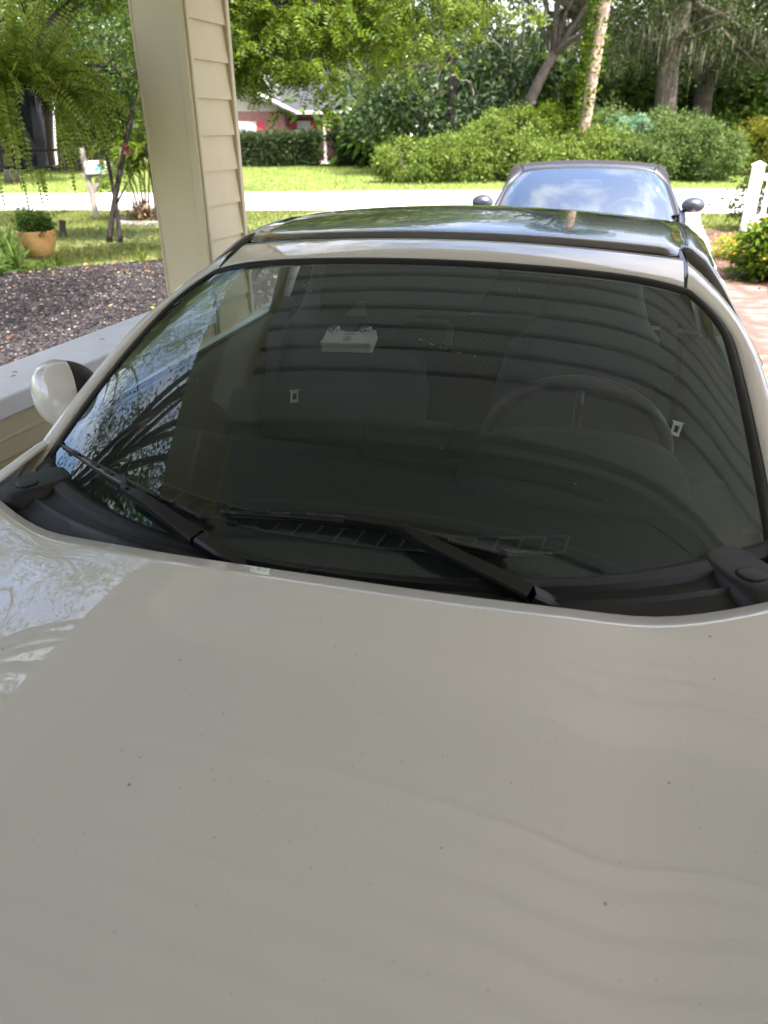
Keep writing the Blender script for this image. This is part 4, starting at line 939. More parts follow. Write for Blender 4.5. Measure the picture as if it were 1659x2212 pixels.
def fern(name, label, c, pot_r, pot_h, n=90, seed=1):
    rnd.seed(seed)
    root = empty(name, c, 0, label=label, cat='hanging plant')
    pot = MB().lathe([(.0,-pot_h),(pot_r*.70,-pot_h),(pot_r*.72,-pot_h+.012),(pot_r*.74,-pot_h+.05),(pot_r*.745,-pot_h+.052),(pot_r*.93,-.02),(pot_r*.97,0),(pot_r,.01),(pot_r*.97,.012),(pot_r*.9,-.01),(0,-.02)], n=40)
    pot.build('pot', mat('glossy_black_pot',(.012,.012,.016),rough=.12,coat=1), root, True)
    MB().lathe([(pot_r*.752,-pot_h+.055),(pot_r*.757,-pot_h+.058),(pot_r*.757,-pot_h+.064),(pot_r*.75,-pot_h+.066)], n=40).build('pot_rim', M['rubber'], root, True)
    wires = MB()
    for a in (0.3,2.4,4.5): wires.tube([(pot_r*math.cos(a),pot_r*math.sin(a),.0),(0,0,.62)], .0018, 5)
    wires.tube([(0,0,.62),(0,0,.80),(.02,0,.84)], .0022, 5); wires.build('hanger_wire', M['rubber'], root)
    P, D, Nn, L_, W_ = [], [], [], [], []; stems = MB()
    for i in range(n):
        a = rnd.uniform(0,2*math.pi); el = rnd.uniform(.05,1.45); hang_ = rnd.random() < .22
        if hang_: el = rnd.uniform(.0,.6)
        r = pot_r*rnd.uniform(.2,.85); p0 = Vector((r*math.cos(a), r*math.sin(a), .0)); d0 = Vector((math.cos(a)*math.cos(el), math.sin(a)*math.cos(el), math.sin(el)))
        ln = rnd.uniform(.30,.56)*(.62 if math.cos(a) > .45 else 1)*(.8 if math.sin(a) < -.6 else 1); dr = rnd.uniform(3.5,7.5) if hang_ else rnd.uniform(.6,3.4)
        pts = frond(P,D,Nn,L_,W_,p0,d0,ln,dr,rnd.uniform(.028,.040),npair=int(ln*68))
        stems.tube(pts[::3], .0011, 4, cap=False)
    fo = leaves('fronds', np.array([tuple(p) for p in P]), np.array([tuple(p) for p in D]), np.array([tuple(p) for p in Nn]), L_, W_, LF['fern'], root, .1, widest=.3)
    stems.build('stems', mat('fern_stem',(.10,.08,.03),rough=.7), root)
    return root
fern('hanging_fern', 'hanging fern in glossy black pot left of the siding post', (-1.31, 3.02, 1.57), .15, .245, 240, 3)

# ------------------------------------------------------------------ near yard things
# glazed planter
gp_ = empty('garden_planter', (-4.42,10.05,0), 0, label='orange glazed planter with leafy plant at the edge of the yard', cat='planter')
MB().lathe([(0,.0),(.13,0),(.15,.02),(.19,.12),(.222,.22),(.23,.30),(.235,.315),(.215,.315),(.2,.29),(0,.28)], n=36).build('pot', ramp_mat('orange_glaze',[(.3,(.42,.22,.07)),(.6,(.55,.33,.13)),(.8,(.6,.42,.22))],scale=6,rough=.4,bump=.15,bscale=30,spec=.5), gp_, True)
put_crown('foliage', clumps(46,(0,0,.40),(.25,.25,.15),.3), 42, .085, .045, .026, LF['mid'], gp_, hang=.3)
st_ = MB()
limbs(st_, (0,0,.28), [tuple(p) for p in clumps(14,(0,0,.42),(.2,.2,.12))], .008); st_.build('stems', DBARK, gp_)
# tall fern fronds arching out of the planter region
def strap_plant(name, label, c, n, ln, wd, m, spread=.9, seed=1, group=None, cat='plant', drp=1.3):
    rnd.seed(seed); root = empty(name, c, 0, label=label, cat=cat, group=group)
    for i in range(n):
        a = rnd.uniform(0,6.283); el = rnd.uniform(.35,1.35)*(1.0 if spread < 1 else .8); L0 = ln*rnd.uniform(.6,1.15); d = Vector((math.cos(a)*math.cos(el), math.sin(a)*math.cos(el), math.sin(el))); p = Vector((0,0,.0)); rows = []
        side = Vector((-math.sin(a),math.cos(a),0))
        for k in range(8):
            f = k/7; w_ = wd*(math.sin(math.pi*(f*.85+.12)))**.7*rnd.uniform(.9,1.1); nn = side.cross(d)
            rows.append([p-side*w_*.5+nn*w_*.18, p, p+side*w_*.5+nn*w_*.18]); d = (d+Vector((0,0,-drp/7*(.3+f)))).normalized(); p = p+d*L0/7
        MB().grid(rows).build('leaf', m, root, True)
    return root
sp = [(-4.50,9.3,40,.46,.04),(-4.25,9.0,30,.34,.032),(-4.78,9.75,36,.55,.042),(-4.62,9.55,30,.5,.045),(-3.98,9.1,16,.22,.028),(-4.32,8.62,30,.34,.034),(-4.62,8.9,30,.45,.04)]
lb = ['dense green strap-leaf plant touching the left frame edge below the fern','green strap-leaf plant directly in front of the orange planter','tall strap-leaf plant left of the orange planter','strap-leaf plant close behind the front row left of the planter','small strap-leaf plant at the gravel edge below the orange planter','low strap-leaf plant nearest the gravel at the left frame edge','strap-leaf plant half cut off by the left frame edge']
for i, (x,y,n,ln,wd) in enumerate(sp): strap_plant('strap_leaf_plant', lb[i], (x,y,0), n, ln, wd, LF['lily'], seed=20+i, group='strap-leaf plants in the left bed')
strap_plant('spider_plant', 'small pale grassy tuft at the gravel edge near the siding post', (-2.95,9.55,0), 12, .26, .018, LF['light'], seed=41)
strap_plant('weed_tuft', 'green weed tuft on the gravel edge between planter and young tree', (-3.95,9.35,0), 16, .24, .03, LF['light'], seed=42)
# mailbox
mb_ = empty('mailbox', (-5.30,14.6,0), 0, label='white mailbox with painted blue flowers on a grey wooden post', cat='mailbox')
WOOD = ramp_mat('weathered_wood', [(.3,(.16,.14,.12)),(.7,(.34,.31,.28))], scale=9, rough=.95, bump=.6, bscale=30, stretch=(3,3,.4))
MB().tube([(.04,0,0),(.03,0,.4),(.0,0,.8),(-.02,0,1.16)], [.058,.055,.052,.05], 8).build('post', WOOD, mb_)
MB().bevbox(-.10,.40,-.045,.045,.685,.745,.006).build('arm', WOOD, mb_)
MB().add([(.03,-.03,.42),(.09,-.03,.42),(.30,-.03,.685),(.16,-.03,.685),(.03,.03,.42),(.09,.03,.42),(.30,.03,.685),(.16,.03,.685)],[(0,1,2,3),(7,6,5,4),(0,4,5,1),(1,5,6,2),(2,6,7,3),(3,7,4,0)]).build('brace', WOOD, mb_)
bxr = []
for x in (.02,.46):
    bxr.append([(x,-.10,.748)]+[(x, -.10*math.cos(a), .86+.10*math.sin(a)) for a in np.linspace(0,math.pi,12)]+[(x,.10,.748)])
MBX = mat('mailbox_white',(.78,.78,.76),rough=.35)
bo = fixn(MB().loft(bxr).build('box', MBX, mb_, True)); sharp(bo, 40)
dr = MB()
for k,(x,z,r) in enumerate(((.22,.82,.03),(.28,.87,.034),(.34,.83,.03),(.30,.79,.028),(.37,.88,.026),(.25,.90,.02))):
    dr.add([(x+r*math.cos(a)*(1+.3*math.cos(5*a)), -.1035, z+r*math.sin(a)*(1+.3*math.cos(5*a))) for a in np.linspace(0,6.283,20,endpoint=False)],[tuple(range(20))])
dr.build('painted_flowers', mat('teal_paint',(.03,.32,.42),rough=.5), bo)
d3 = MB()
for (x,z) in ((.17,.83),(.20,.80),(.16,.79)): d3.add([(x+.02*math.cos(a), -.103, z+.012*math.sin(a)) for a in np.linspace(0,6.283,12,endpoint=False)],[tuple(range(12))])
d3.build('painted_leaf', mat('orange_paint',(.5,.12,.04),rough=.5), bo)
MB().box(.30,.36,-.107,-.102,.90,.97).build('flag', mat('flag_red',(.4,.03,.03),rough=.5), mb_)
# stump
sp_ = MB().tube([(0,0,0),(.01,0,.12),(.03,.01,.24)],[.06,.052,.05],10).build('tree_stump', DBARK); sp_.location = (-4.84,11.9,0); tag(sp_, label='short grey cut stump right behind the orange planter', cat='stump')
# thin forked young tree
yt = empty('young_tree', (-3.9,11.4,0), 0, label='young tree of two crossing dark stems in the near yard', cat='tree')
o_ = Vector((-3.9,11.4,0))
s1 = [(-3.99,11.4,-.02),(-3.82,11.4,.51),(-3.59,11.45,1.16),(-3.43,11.5,1.61),(-3.26,11.5,2.15),(-3.05,11.5,2.9)]
s2 = [(-3.80,11.35,-.02),(-3.785,11.36,.51),(-3.80,11.38,.87),(-3.85,11.4,1.5),(-3.95,11.4,1.94),(-4.1,11.4,2.6)]
tb = MB(); tb.tube([Vector(p)-o_ for p in catmull(s1,5)], [lerp(.045,.024,k/25) for k in range(26)], 8); tb.build('trunk', DBARK, yt, True)
tb = MB(); tb.tube([Vector(p)-o_ for p in catmull(s2,5)], [lerp(.036,.018,k/25) for k in range(26)], 8)
tb.tube([Vector((-3.78,11.36,.5))-o_, Vector((-3.62,11.3,.70))-o_, Vector((-3.55,11.3,.80))-o_],[.018,.014,.01],6)
ycl = np.concatenate([clumps(85,(.25,.2,2.3),(1.15,1.0,1.2),.2), clumps(36,(-.15,.1,1.85),(.9,.7,.5),.2)])
limbs(tb, Vector(s1[4])-o_, [tuple(p) for p in ycl[::9]], .016); limbs(tb, Vector(s2[4])-o_, [tuple(p) for p in ycl[4::9]], .016)
tb.build('branches', DBARK, yt, True)
put_crown('crown', ycl, 85, .24, .075, .032, LF['mid'], yt, hang=.5)
# little red bird house hung on it
bh = empty('bird_house', (-3.50,11.28,1.20), .4, label='small red wooden bird house hanging by the young tree', cat='bird house')
bh.scale = (.72,.72,.72)
RED = mat('faded_red_wood',(.13,.035,.03),rough=.8)
MB().bevbox(-.06,.06,-.06,.06,-.08,.06,.004).build('box', RED, bh)
MB().add([(-.085,-.09,.055),(.085,-.09,.055),(.085,.09,.055),(-.085,.09,.055),(0,-.09,.12),(0,.09,.12)],[(0,4,5,3),(1,2,5,4),(0,1,4),(3,5,2),(0,3,2,1)]).build('roof', mat('dark_red_wood',(.13,.035,.03),rough=.8), bh)
MB().lathe([(0,0),(.02,0),(.021,.002)],n=14).xf(Matrix.Translation((0,-.0625,0)) @ Matrix.Rotation(math.pi/2,4,'X')).build('entrance_hole', M['rubber'], bh)
MB().tube([(0,0,.11),(-.04,.1,.3)], .003, 4).build('hanging_wire', M['rubber'], bh)
# young palm clump in an edging ring, with a dark post
pc = empty('palm_clump', (-4.28,14.25,0), 0, label='slim multi-stemmed young palm beside the siding post in the yard', cat='palm')
tb = MB(); P, D, Nn, L_, W_ = [], [], [], [], []
rnd.seed(5)
for k,(tx,ty,h) in enumerate(((-.22,.05,.95),(.0,.1,1.2),(.16,-.05,1.0),(.28,.1,1.35),(-.05,-.1,.75))):
    tb.tube(catmull([(tx*.25,ty*.3,0),(tx*.6,ty*.6,h*.5),(tx,ty,h)],4),[.022,.02,.018,.017,.016,.015,.014,.013,.012],7)
    for j in range(7):
        a = rnd.uniform(0,6.283); el = rnd.uniform(.3,1.25); pts = frond(P,D,Nn,L_,W_,(tx,ty,h),(math.cos(a)*math.cos(el),math.sin(a)*math.cos(el),math.sin(el)),rnd.uniform(.7,1.15),rnd.uniform(.6,1.8),.24,npair=20); tb.tube(pts[::4],.006,4)
tb.build('stems', ramp_mat('palm_stem',[(.3,(.10,.10,.04)),(.7,(.2,.18,.08))],scale=8,rough=.7), pc, True)
leaves('fronds', np.array([tuple(p) for p in P]), np.array([tuple(p) for p in D]), np.array([tuple(p) for p in Nn]), L_, np.array(W_)*.9, LF['light'], pc, .1, droop=.15, widest=.3)
put_crown('base_husks', clumps(18,(0,0,.14),(.2,.2,.14),.3), 26, .09, .16, .03, ramp_mat('dry_husk',[(0,(.08,.05,.03)),(1,(.25,.17,.1))],island=True,bump=0), pc)
rg = MB().lathe([(.52,-.01),(.56,.05),(.62,.05),(.66,-.01)],n=40).build('edging_ring', ramp_mat('stone_edging',[(.3,(.16,.14,.13)),(.7,(.3,.28,.26))],scale=9,rough=.95), None, True); rg.location = (-4.15,14.15,0); tag(rg, label='round grey stone edging ring around the young palm', cat='edging')
dp = MB().tube([(0,0,0),(.005,0,.5),(-.01,0,1.3)],[.065,.06,.058],10).build('wooden_post', DBARK); dp.location = (-3.97,14.1,0); tag(dp, label='dark round wooden post between young palm and siding post', cat='post')

# white picket fence at the right
fe = empty('picket_fence', (5.50,11.9,0), R(4), label='white picket fence with thick corner post at right frame edge', cat='fence')
WP = mat('white_fence_paint',(.80,.80,.79),rough=.5,noise=.03,nscale=6)
MB().bevbox(-.065,.065,-.065,.065,-.02,.93,.008).build('post', WP, fe)
MB().bevbox(-.078,.078,-.078,.078,.93,.955,.006).build('post_cap', WP, fe)
MB().add([(-.06,-.06,.955),(.06,-.06,.955),(.06,.06,.955),(-.06,.06,.955),(0,0,1.0)],[(0,1,4),(1,2,4),(2,3,4),(3,0,4)]).build('post_cap', WP, fe)
for z in (.22,.78): MB().bevbox(.065,3.4,-.02,.02,z-.045,z+.045,.004).build('rail', WP, fe)
pk = MB().add([(-.035,-.032,.06),(.035,-.032,.06),(.035,-.032,.88),(0,-.032,.94),(-.035,-.032,.88),(-.035,-.021,.06),(.035,-.021,.06),(.035,-.021,.88),(0,-.021,.94),(-.035,-.021,.88)],[(0,1,2,3,4),(9,8,7,6,5),(0,5,6,1),(1,6,7,2),(2,7,8,3),(3,8,9,4),(4,9,5,0)]).mesh('picket'); pk.materials.append(WP)
for i in range(18):
    o = bpy.data.objects.new('picket', pk); col.objects.link(o); o.parent = fe; o.location = (.20+i*.165,0,0)
# lantana bush with orange flowers, pale low shrub, creeper behind the fence
def bush(name, label, c, r, ncl, per, cr, L_, W_, m, group=None, hang=.1, stem=True, cat='bush', shell=.55):
    root = empty(name, (c[0],c[1],0), 0, label=label, cat=cat, group=group)
    cl = clumps(ncl, (0,0,c[2]), r, shell); cl = cl[cl[:,2] > .03]
    put_crown('foliage', cl, per, cr*rng.uniform(.55,1.5,len(cl)), L_, W_, m, root, hang=hang)
    if stem:
        s_ = MB(); limbs(s_, (0,0,0), [tuple(p) for p in cl[::max(1,len(cl)//14)]], .03 if r[2] > .5 else .010, .1); s_.build('stems', BARK, root, True)
    return root
lan = bush('flowering_bush','round green bush with orange flowers at right frame edge', (4.17,8.12,.30), (.42,.42,.30), 130, 40, .10, .075, .045, LF['light'], hang=.3)
fl_ = MB()
for p in clumps(26,(0,0,.32),(.46,.46,.33),.93):
    if p[2] < .15: continue
    for k in range(7):
        q = Vector(p)+Vector((rnd.uniform(-.016,.016),rnd.uniform(-.016,.016),rnd.uniform(-.006,.012))); fl_.ell(q,(.009,.009,.006),6,4)
fl_.build('flowers', mat('orange_flower',(.75,.30,.02),rough=.6), lan, True)
bush('pale_shrub','low pale yellow-green shrub at foot of the picket fence', (4.55,9.5,.10), (.45,.6,.12), 80, 34, .09, .06, .03, LF['yellow'])
bush('creeper','green leafy creeper growing behind the picket fence', (6.25,12.35,.42), (.95,.25,.42), 80, 40, .13, .08, .05, LF['mid'])

# ------------------------------------------------------------------ trees
def tree(name, label, base, trunk, tr_r, cl, per, cr, L_, W_, leaf, bark=BARK, hang=.2, limb_r=.1, nl=16, moss=None, group=None, ups=.6, n=12):
    root = empty(name, base, 0, label=label, cat='tree', group=group); b0 = Vector(base)
    tb = MB(); pts = catmull([Vector(p)-b0 for p in trunk], 5); tb.tube(pts, [lerp(tr_r[0],tr_r[1],(k/(len(pts)-1))**.8) for k in range(len(pts))], n); tb.build('trunk', bark, root, True)
    cl = cl-np.array(base)
    lb_ = MB(); limbs(lb_, pts[-1], [tuple(p) for p in cl[::max(1,len(cl)//nl)]], limb_r); limbs(lb_, pts[int(len(pts)*.72)], [tuple(p) for p in cl[3::max(1,len(cl)//(nl//2+1))]], limb_r*.8); lb_.build('limbs', bark, root, True)
    put_crown('crown', cl, per, cr, L_, W_, leaf, root, hang=hang, ups=ups)
    if moss is not None:
        mp_ = moss-np.array(base); k = 16; idx = np.repeat(np.arange(len(mp_)), k); n_ = len(idx)
        C = mp_[idx]+rng.normal(size=(n_,3))*np.array([.22,.22,.12]); D = unit(np.array([0,0,-1])+rng.normal(size=(n_,3))*.05)
        o = leaves('hanging_moss', C, D, rng.normal(size=(n_,3)), rng.uniform(.25,.9,n_)*rng.uniform(.5,1.2,n_), rng.uniform(.015,.04,n_), LF['moss'], root, .1, widest=.3); o['kind'] = 'stuff'
    return root
# tree hidden behind the post whose branches hang over the picture
ot_b = (-2.75,10.6,0)
ot = empty('overhanging_tree', ot_b, 0, label='tree behind the siding post with feathery leaves hanging over the view', cat='tree')
tb = MB(); tb.tube(catmull([(0,0,0),(.1,-.1,1.2),(.3,-.3,2.4),(.5,-.4,3.4)],5),[lerp(.15,.09,k/15) for k in range(16)],10); tb.build('trunk', BARK, ot, True)
P, D, Nn, L_, W_ = [], [], [], [], []; tb = MB(); rnd.seed(9); tips = []
mains = [[(.5,-.4,3.3),(1.2,-1.0,3.35),(1.75,-1.5,2.7),(1.83,-1.6,2.3)],[(.5,-.4,3.3),(1.6,-1.1,3.5),(2.4,-1.5,2.9),(2.75,-1.6,2.35)],[(.5,-.4,3.3),(1.8,-.6,3.7),(3.0,-1.2,3.2),(3.6,-1.5,2.55)],[(.4,-.3,2.9),(.8,-1.0,2.8),(1.15,-1.4,2.4),(1.25,-1.5,2.0)],
  [(.5,-.4,3.3),(2.0,-1.4,3.2),(2.2,-1.8,2.5),(2.1,-1.9,2.1)],[(.5,-.4,3.4),(2.4,-.3,3.8),(3.5,-.8,3.3),(4.0,-1.0,2.8)],[(.5,-.4,3.3),(.2,-1.2,3.4),(-.3,-1.8,3.0),(-.5,-2.0,2.7)],[(.4,-.3,3.0),(1.0,.2,2.9),(1.5,.3,2.4),(1.7,.3,2.1)],[(.4,-.3,3.0),(1.6,.3,3.2),(2.6,.4,2.6),(2.9,.4,2.3)]]
for mm in mains:
    pts = catmull(mm,6); tb.tube(pts,[lerp(.032,.007,k/(len(pts)-1)) for k in range(len(pts))],6)
    for k in range(5,len(pts)):
        for j in range(7):
            e = pts[k]+Vector((rnd.gauss(0,.36),rnd.gauss(0,.34),rnd.gauss(-.05,.20))); tb.tube([pts[k],pts[k].lerp(e,.5)+Vector((0,0,.05)),e],[.006,.004,.002],4,cap=False); tips.append(e); tips.append(pts[k].lerp(e,.6))
for e in tips:
    for j in range(5):
        a = rnd.uniform(0,6.283); el = rnd.uniform(-.5,.5); frond(P,D,Nn,L_,W_,e,(math.cos(a)*math.cos(el),math.sin(a)*math.cos(el),math.sin(el)),rnd.uniform(.14,.26),3.0,rnd.uniform(.05,.075),npair=6)
tb.build('branches', DBARK, ot, True)
leaves('crown', np.array([tuple(p) for p in P]), np.array([tuple(p) for p in D]), np.array([tuple(p) for p in Nn]), L_, np.array(W_)*.8, LF['light'], ot, .12, droop=.15, widest=.35)
# big tree left of the frame: its limb and canopy shade the gravel
lt = [(-7.2,8.6,0),(-7.0,8.6,1.5),(-6.4,8.7,3.0),(-5.9,8.7,4.0)]
cl_ = np.concatenate([clumps(90,(-4.6,8.2,5.2),(3.2,2.6,1.3),.1), clumps(60,(-6.5,11,3.6),(2.4,2.6,2.0),.3)])
cl_ = np.concatenate([cl_, clumps(70,(-2,17.0,8.2),(7,3.0,1.0),.05), clumps(40,(-7,14.5,7.2),(4,2.5,1.0),.05)])  # unseen canopy clumps, added above the view to dapple the far lawn
cl_ = cl_[~((cl_[:,1] < 5.2) & (cl_[:,2] < 4.2))]
bt = tree('shade_tree','large tree at far left whose thick limb rises behind the fern', (-7.2,8.6,0), lt, (.28,.17), cl_, 75, .45, .11, .05, LF['mid'], limb_r=.07, nl=26)
MB().tube([Vector(p)-Vector((-7.2,8.6,0)) for p in catmull([(-6.6,8.65,2.6),(-4.6,8.9,1.9),(-3.75,9.0,2.05),(-3.35,9.0,2.35),(-3.0,9.0,2.75),(-2.9,9.0,3.4)],5)],[lerp(.12,.085,k/25) for k in range(26)],10).build('limb', BARK, bt, True)
cl3 = np.concatenate([clumps(110,(-6.2,4.6,5.0),(2.0,2.4,2.6),.25), clumps(48,(-1.9,4.4,5.6),(2.3,2.9,.7),.05), clumps(60,(-4.4,2.0,4.6),(1.6,1.8,2.0),.25)])
tree('side_tree','tall leafy tree beside the carport on its left', (-6.3,4.4,0), [(-6.3,4.4,0),(-6.1,4.4,2),(-5.8,4.5,4.2)], (.2,.1), cl3, 95, .42, .10, .045, LF['mid'], nl=20)
# trees beyond the left yard
for i,(c,r,n_,m,lab) in enumerate((((-13,30,2.6),(3.5,2.5,2.6),150,'dark','dark dense tree behind the lawn at far left'),((-9.2,33,2.8),(2.8,2.2,2.7),130,'mid','mid green tree left of the brick house'),((-17,26,3.2),(3.5,3.0,3.0),120,'mid','leafy tree across the road at the left frame edge'),((-11.2,24.5,3.6),(2.6,2.2,2.0),110,'light','bright green tree across the road above the mailbox'))):
    tree('leafy_tree', lab, (c[0],c[1],0), [(c[0],c[1],0),(c[0]+.2,c[1],c[2]*.5),(c[0],c[1],c[2])], (.22,.12), clumps(n_,c,r,.35), 80, .55, .15, .075, LF[m], nl=14, group='trees across the road at left')
# magnolia
tree('magnolia_tree','glossy dark magnolia right of the brick house', (2.3,28.4,0), [(2.3,28.4,0),(2.4,28.4,1.6),(2.3,28.4,3.6)], (.22,.12),
     np.concatenate([clumps(190,(2.0,28.2,2.6),(2.9,2.0,2.5),.55), clumps(60,(.4,27.6,1.9),(1.5,1.0,.9),.4)]), 42, .42, .20, .085, LF['mag'], hang=-.1, nl=12, ups=.9, limb_r=.04, bark=DBARK)
rnd.seed(3)
for (x,z,lab) in ((1.8,3.6,'upper left bare pale twisted branch before the magnolia'),(2.9,3.9,'upper bare pale twisted branch right of the magnolia centre'),(2.2,2.9,'lower bare pale twisted branch before the magnolia'),(3.6,3.4,'bare pale twisted branch beside the leaning oak')):
    pts = [(x,25.6,z)]; a = rnd.uniform(0,6)
    for k in range(7): a += rnd.uniform(-.9,.9); pts.append((pts[-1][0]+.16*math.cos(a), 25.6+rnd.uniform(-.1,.1), pts[-1][2]+.13*math.sin(a)))
    tag(MB().tube(catmull(pts,3), .014, 5).build('bare_branch', PALEBARK, None, True), label=lab, cat='branch', group='bare branches before the magnolia')
# tall palm with ivy
pb = Vector((5.85,24.0,0)); pt = empty('palm_tree', pb, 0, label='tall slim palm trunk with ivy rising from the shrub bank', cat='palm')
PALMB = ramp_mat('palm_trunk', [(.3,(.22,.15,.11)),(.6,(.40,.30,.24)),(.8,(.5,.42,.36))], scale=5, rough=.95, bump=.8, bscale=16, stretch=(1,1,2.5))
tb = MB(); rings = 90; tb.tube([(.08*math.sin(k*.02)+k/rings*.45-.12, 0, k/rings*8.5) for k in range(rings)], [.160+(.020 if k%2 else 0)-.03*k/rings for k in range(rings)], 14); tb.build('trunk', PALMB, pt, True)
n_ = 1500; z = rng.uniform(.9,6.5,n_); a = rng.normal(3.6,.9,n_); rr_ = .21+rng.uniform(0,.12,n_)
leaves('ivy', np.stack([z/8.5*.45-.12+rr_*np.cos(a), rr_*np.sin(a), z],1), unit(np.stack([np.cos(a),np.sin(a),rng.normal(0,.6,n_)],1)), updir(n_,.8), rng.uniform(.08,.17,n_), rng.uniform(.06,.12,n_), LF['light'], pt, .15)
P, D, Nn, L_, W_ = [], [], [], [], []
for k in range(24):
    a = k*2.4; el = rnd.uniform(-.2,1.1); frond(P,D,Nn,L_,W_,(.33,0,8.5),(math.cos(a)*math.cos(el),math.sin(a)*math.cos(el),math.sin(el)),2.4,.7,.5,npair=26)
leaves('fronds', np.array([tuple(p) for p in P]), np.array([tuple(p) for p in D]), np.array([tuple(p) for p in Nn]), L_, W_, LF['mid'], pt, .1)
# oaks with hanging moss
oaks = [((9.5,28.2,0),[(9.55,28.2,0),(9.5,28.2,1.8),(9.4,28.2,3.4),(9.7,28.4,5.0)],(.42,.30),(9.6,28,6.0),(4.2,3.2,2.7),'stout oak with broad grey trunk above the right of the bank'),
        ((11.7,30.5,0),[(11.7,30.5,0),(11.6,30.5,2),(11.5,30.5,4)],(.38,.28),(12.5,30,6.0),(4.0,3.0,2.7),'oak with dark lower trunk right of the stout oak'),
        ((4.75,27.4,0),[(4.45,27.4,0),(4.7,27.4,1.8),(5.3,27.5,3.2),(6.3,27.8,4.6)],(.25,.12),(6.2,28,6.6),(3.8,3.0,2.6),'leaning oak between the magnolia and the tall palm'),
        ((15.5,27,0),[(15.5,27,0),(15.2,27,2),(14.6,27,3.6)],(.34,.2),(14.6,26,5.6),(3.2,2.6,2.6),'oak at the right frame edge behind the bank')]
for (b0,trk,rd,cc,rr_,lab) in oaks:
    ms = clumps(44,(cc[0],cc[1]+.6,cc[2]-2.0),(rr_[0],rr_[1]*.8,.8),.1)
    tree('oak_tree', lab, b0, trk, rd, np.concatenate([clumps(230,cc,rr_,.3), clumps(40,(cc[0],cc[1]+.5,cc[2]-2.4),(rr_[0]*.8,rr_[1],1.0),.2)]), 85, .6, .10, .05, LF['oak'], limb_r=.14, nl=20, moss=ms, group='oaks across the road')
tree('bright_tree','bright yellow-green small tree at right frame edge', (13.6,25.2,0), [(13.6,25.2,0),(13.5,25.2,1.2),(13.4,25.2,2.2)], (.10,.06), clumps(110,(13.5,25.2,2.0),(1.6,1.4,1.3),.3), 70, .35, .12, .05, LF['yellow'], nl=10)
# shrub bank
bank = [((.9,23.9,.55),(1.1,.9,.62),'shrub','pale rounded shrub at left end of the bank'),((2.3,24.1,.60),(1.2,1.0,.68),'shrub','pale shrub second from the left end of the bank'),((3.7,24.6,.95),(1.3,1.1,1.0),'shrub','tall bright shrub in front of the leaning oak'),((4.8,24.9,1.05),(1.1,1.0,1.0),'light','bright green shrub just left of the palm trunk'),
        ((5.0,23.4,.55),(1.3,.8,.58),'shrub','pale low shrub in front of the palm trunk'),((6.4,23.9,.72),(1.2,.9,.75),'shrub','pale shrub just right of the palm trunk'),((7.5,23.7,.62),(1.0,.8,.66),'shrub2','green low shrub in front of the blue-green plant'),((8.5,24.2,.85),(1.2,1.0,.85),'shrub2','dark green shrub right of the blue-green plant'),
        ((9.5,23.8,.75),(1.0,.9,.78),'shrub2','grey-green shrub at right end of the bank'),((8.8,25.4,1.0),(1.3,.9,.95),'shrub2','tall shrub in front of the stout oak'),((6.9,25.6,1.05),(1.2,.9,.9),'shrub2','shrub behind the palm trunk on its right'),((12.4,26.4,.8),(1.4,1.0,.9),'yellow','yellowish shrub beyond the right end of the bank'),((11.0,27.5,.8),(1.3,1.0,.9),'mid','green shrub between the two oak trunks')]
for c, r, m, lab in bank:
    bush('bank_shrub', lab, c, r, 120, 75, .22, .10, .045, LF[m], group='shrubs of the bank across the road', cat='shrub', shell=.6)
bg_ = empty('blue_green_plant', (7.35,24.3,0), 0, label='blue-green plant with big feathery leaves in the shrub bank', cat='plant')
P, D, Nn, L_, W_ = [], [], [], [], []; tb = MB(); rnd.seed(12)
for k in range(46):
    a = rnd.uniform(0,6.283); el = rnd.uniform(-.1,1.2); p0 = Vector((rnd.gauss(0,.25),rnd.gauss(0,.2),rnd.uniform(1.0,1.55)))
    pts = frond(P,D,Nn,L_,W_,p0,(math.cos(a)*math.cos(el),math.sin(a)*math.cos(el),math.sin(el)),rnd.uniform(.45,.7),1.6,.16,npair=10); tb.tube([Vector((p0.x*.4,p0.y*.4,0)),p0],[.03,.012],5)
leaves('fronds', np.array([tuple(p) for p in P]), np.array([tuple(p) for p in D]), np.array([tuple(p) for p in Nn]), L_, np.array(W_)*1.25, LF['blue'], bg_, .1)
tb.build('stems', BARK, bg_, True)
# woods behind everything: one far mass
wc = np.concatenate([clumps(260,(x,y,z_),(7,3,z_),.2) for x,y,z_ in ((8,37.5,2.4),(16,36,2.6),(23,33,2.6),(12,34.5,2.2),(5,33,2.0),(-30,46,6),(-14,48,5.5),(2,52,7),(16,48,6.5),(30,46,6),(24,36,5.5),(46,42,7),(-44,40,7))])
wd = put_crown('far_woods', wc, 38, 1.2, .42, .22, LF['mid'], None, hang=.2); tag(wd, label='mass of green woods behind the houses', cat='woods', kind='stuff')
wm = clumps(60,(11,34,3.8),(8,2,1.6),.1); k = 18; idx = np.repeat(np.arange(len(wm)),k); n_ = len(idx)
o = leaves('hanging_moss', wm[idx]+rng.normal(size=(n_,3))*np.array([.3,.3,.2]), unit(np.array([0,0,-1])+rng.normal(size=(n_,3))*.05), rng.normal(size=(n_,3)), rng.uniform(.3,1.2,n_)*rng.uniform(.4,1.2,n_), rng.uniform(.02,.05,n_), LF['moss'], None, .1, widest=.3); tag(o, label='grey curtains of moss hanging behind the oaks', cat='moss', kind='stuff')

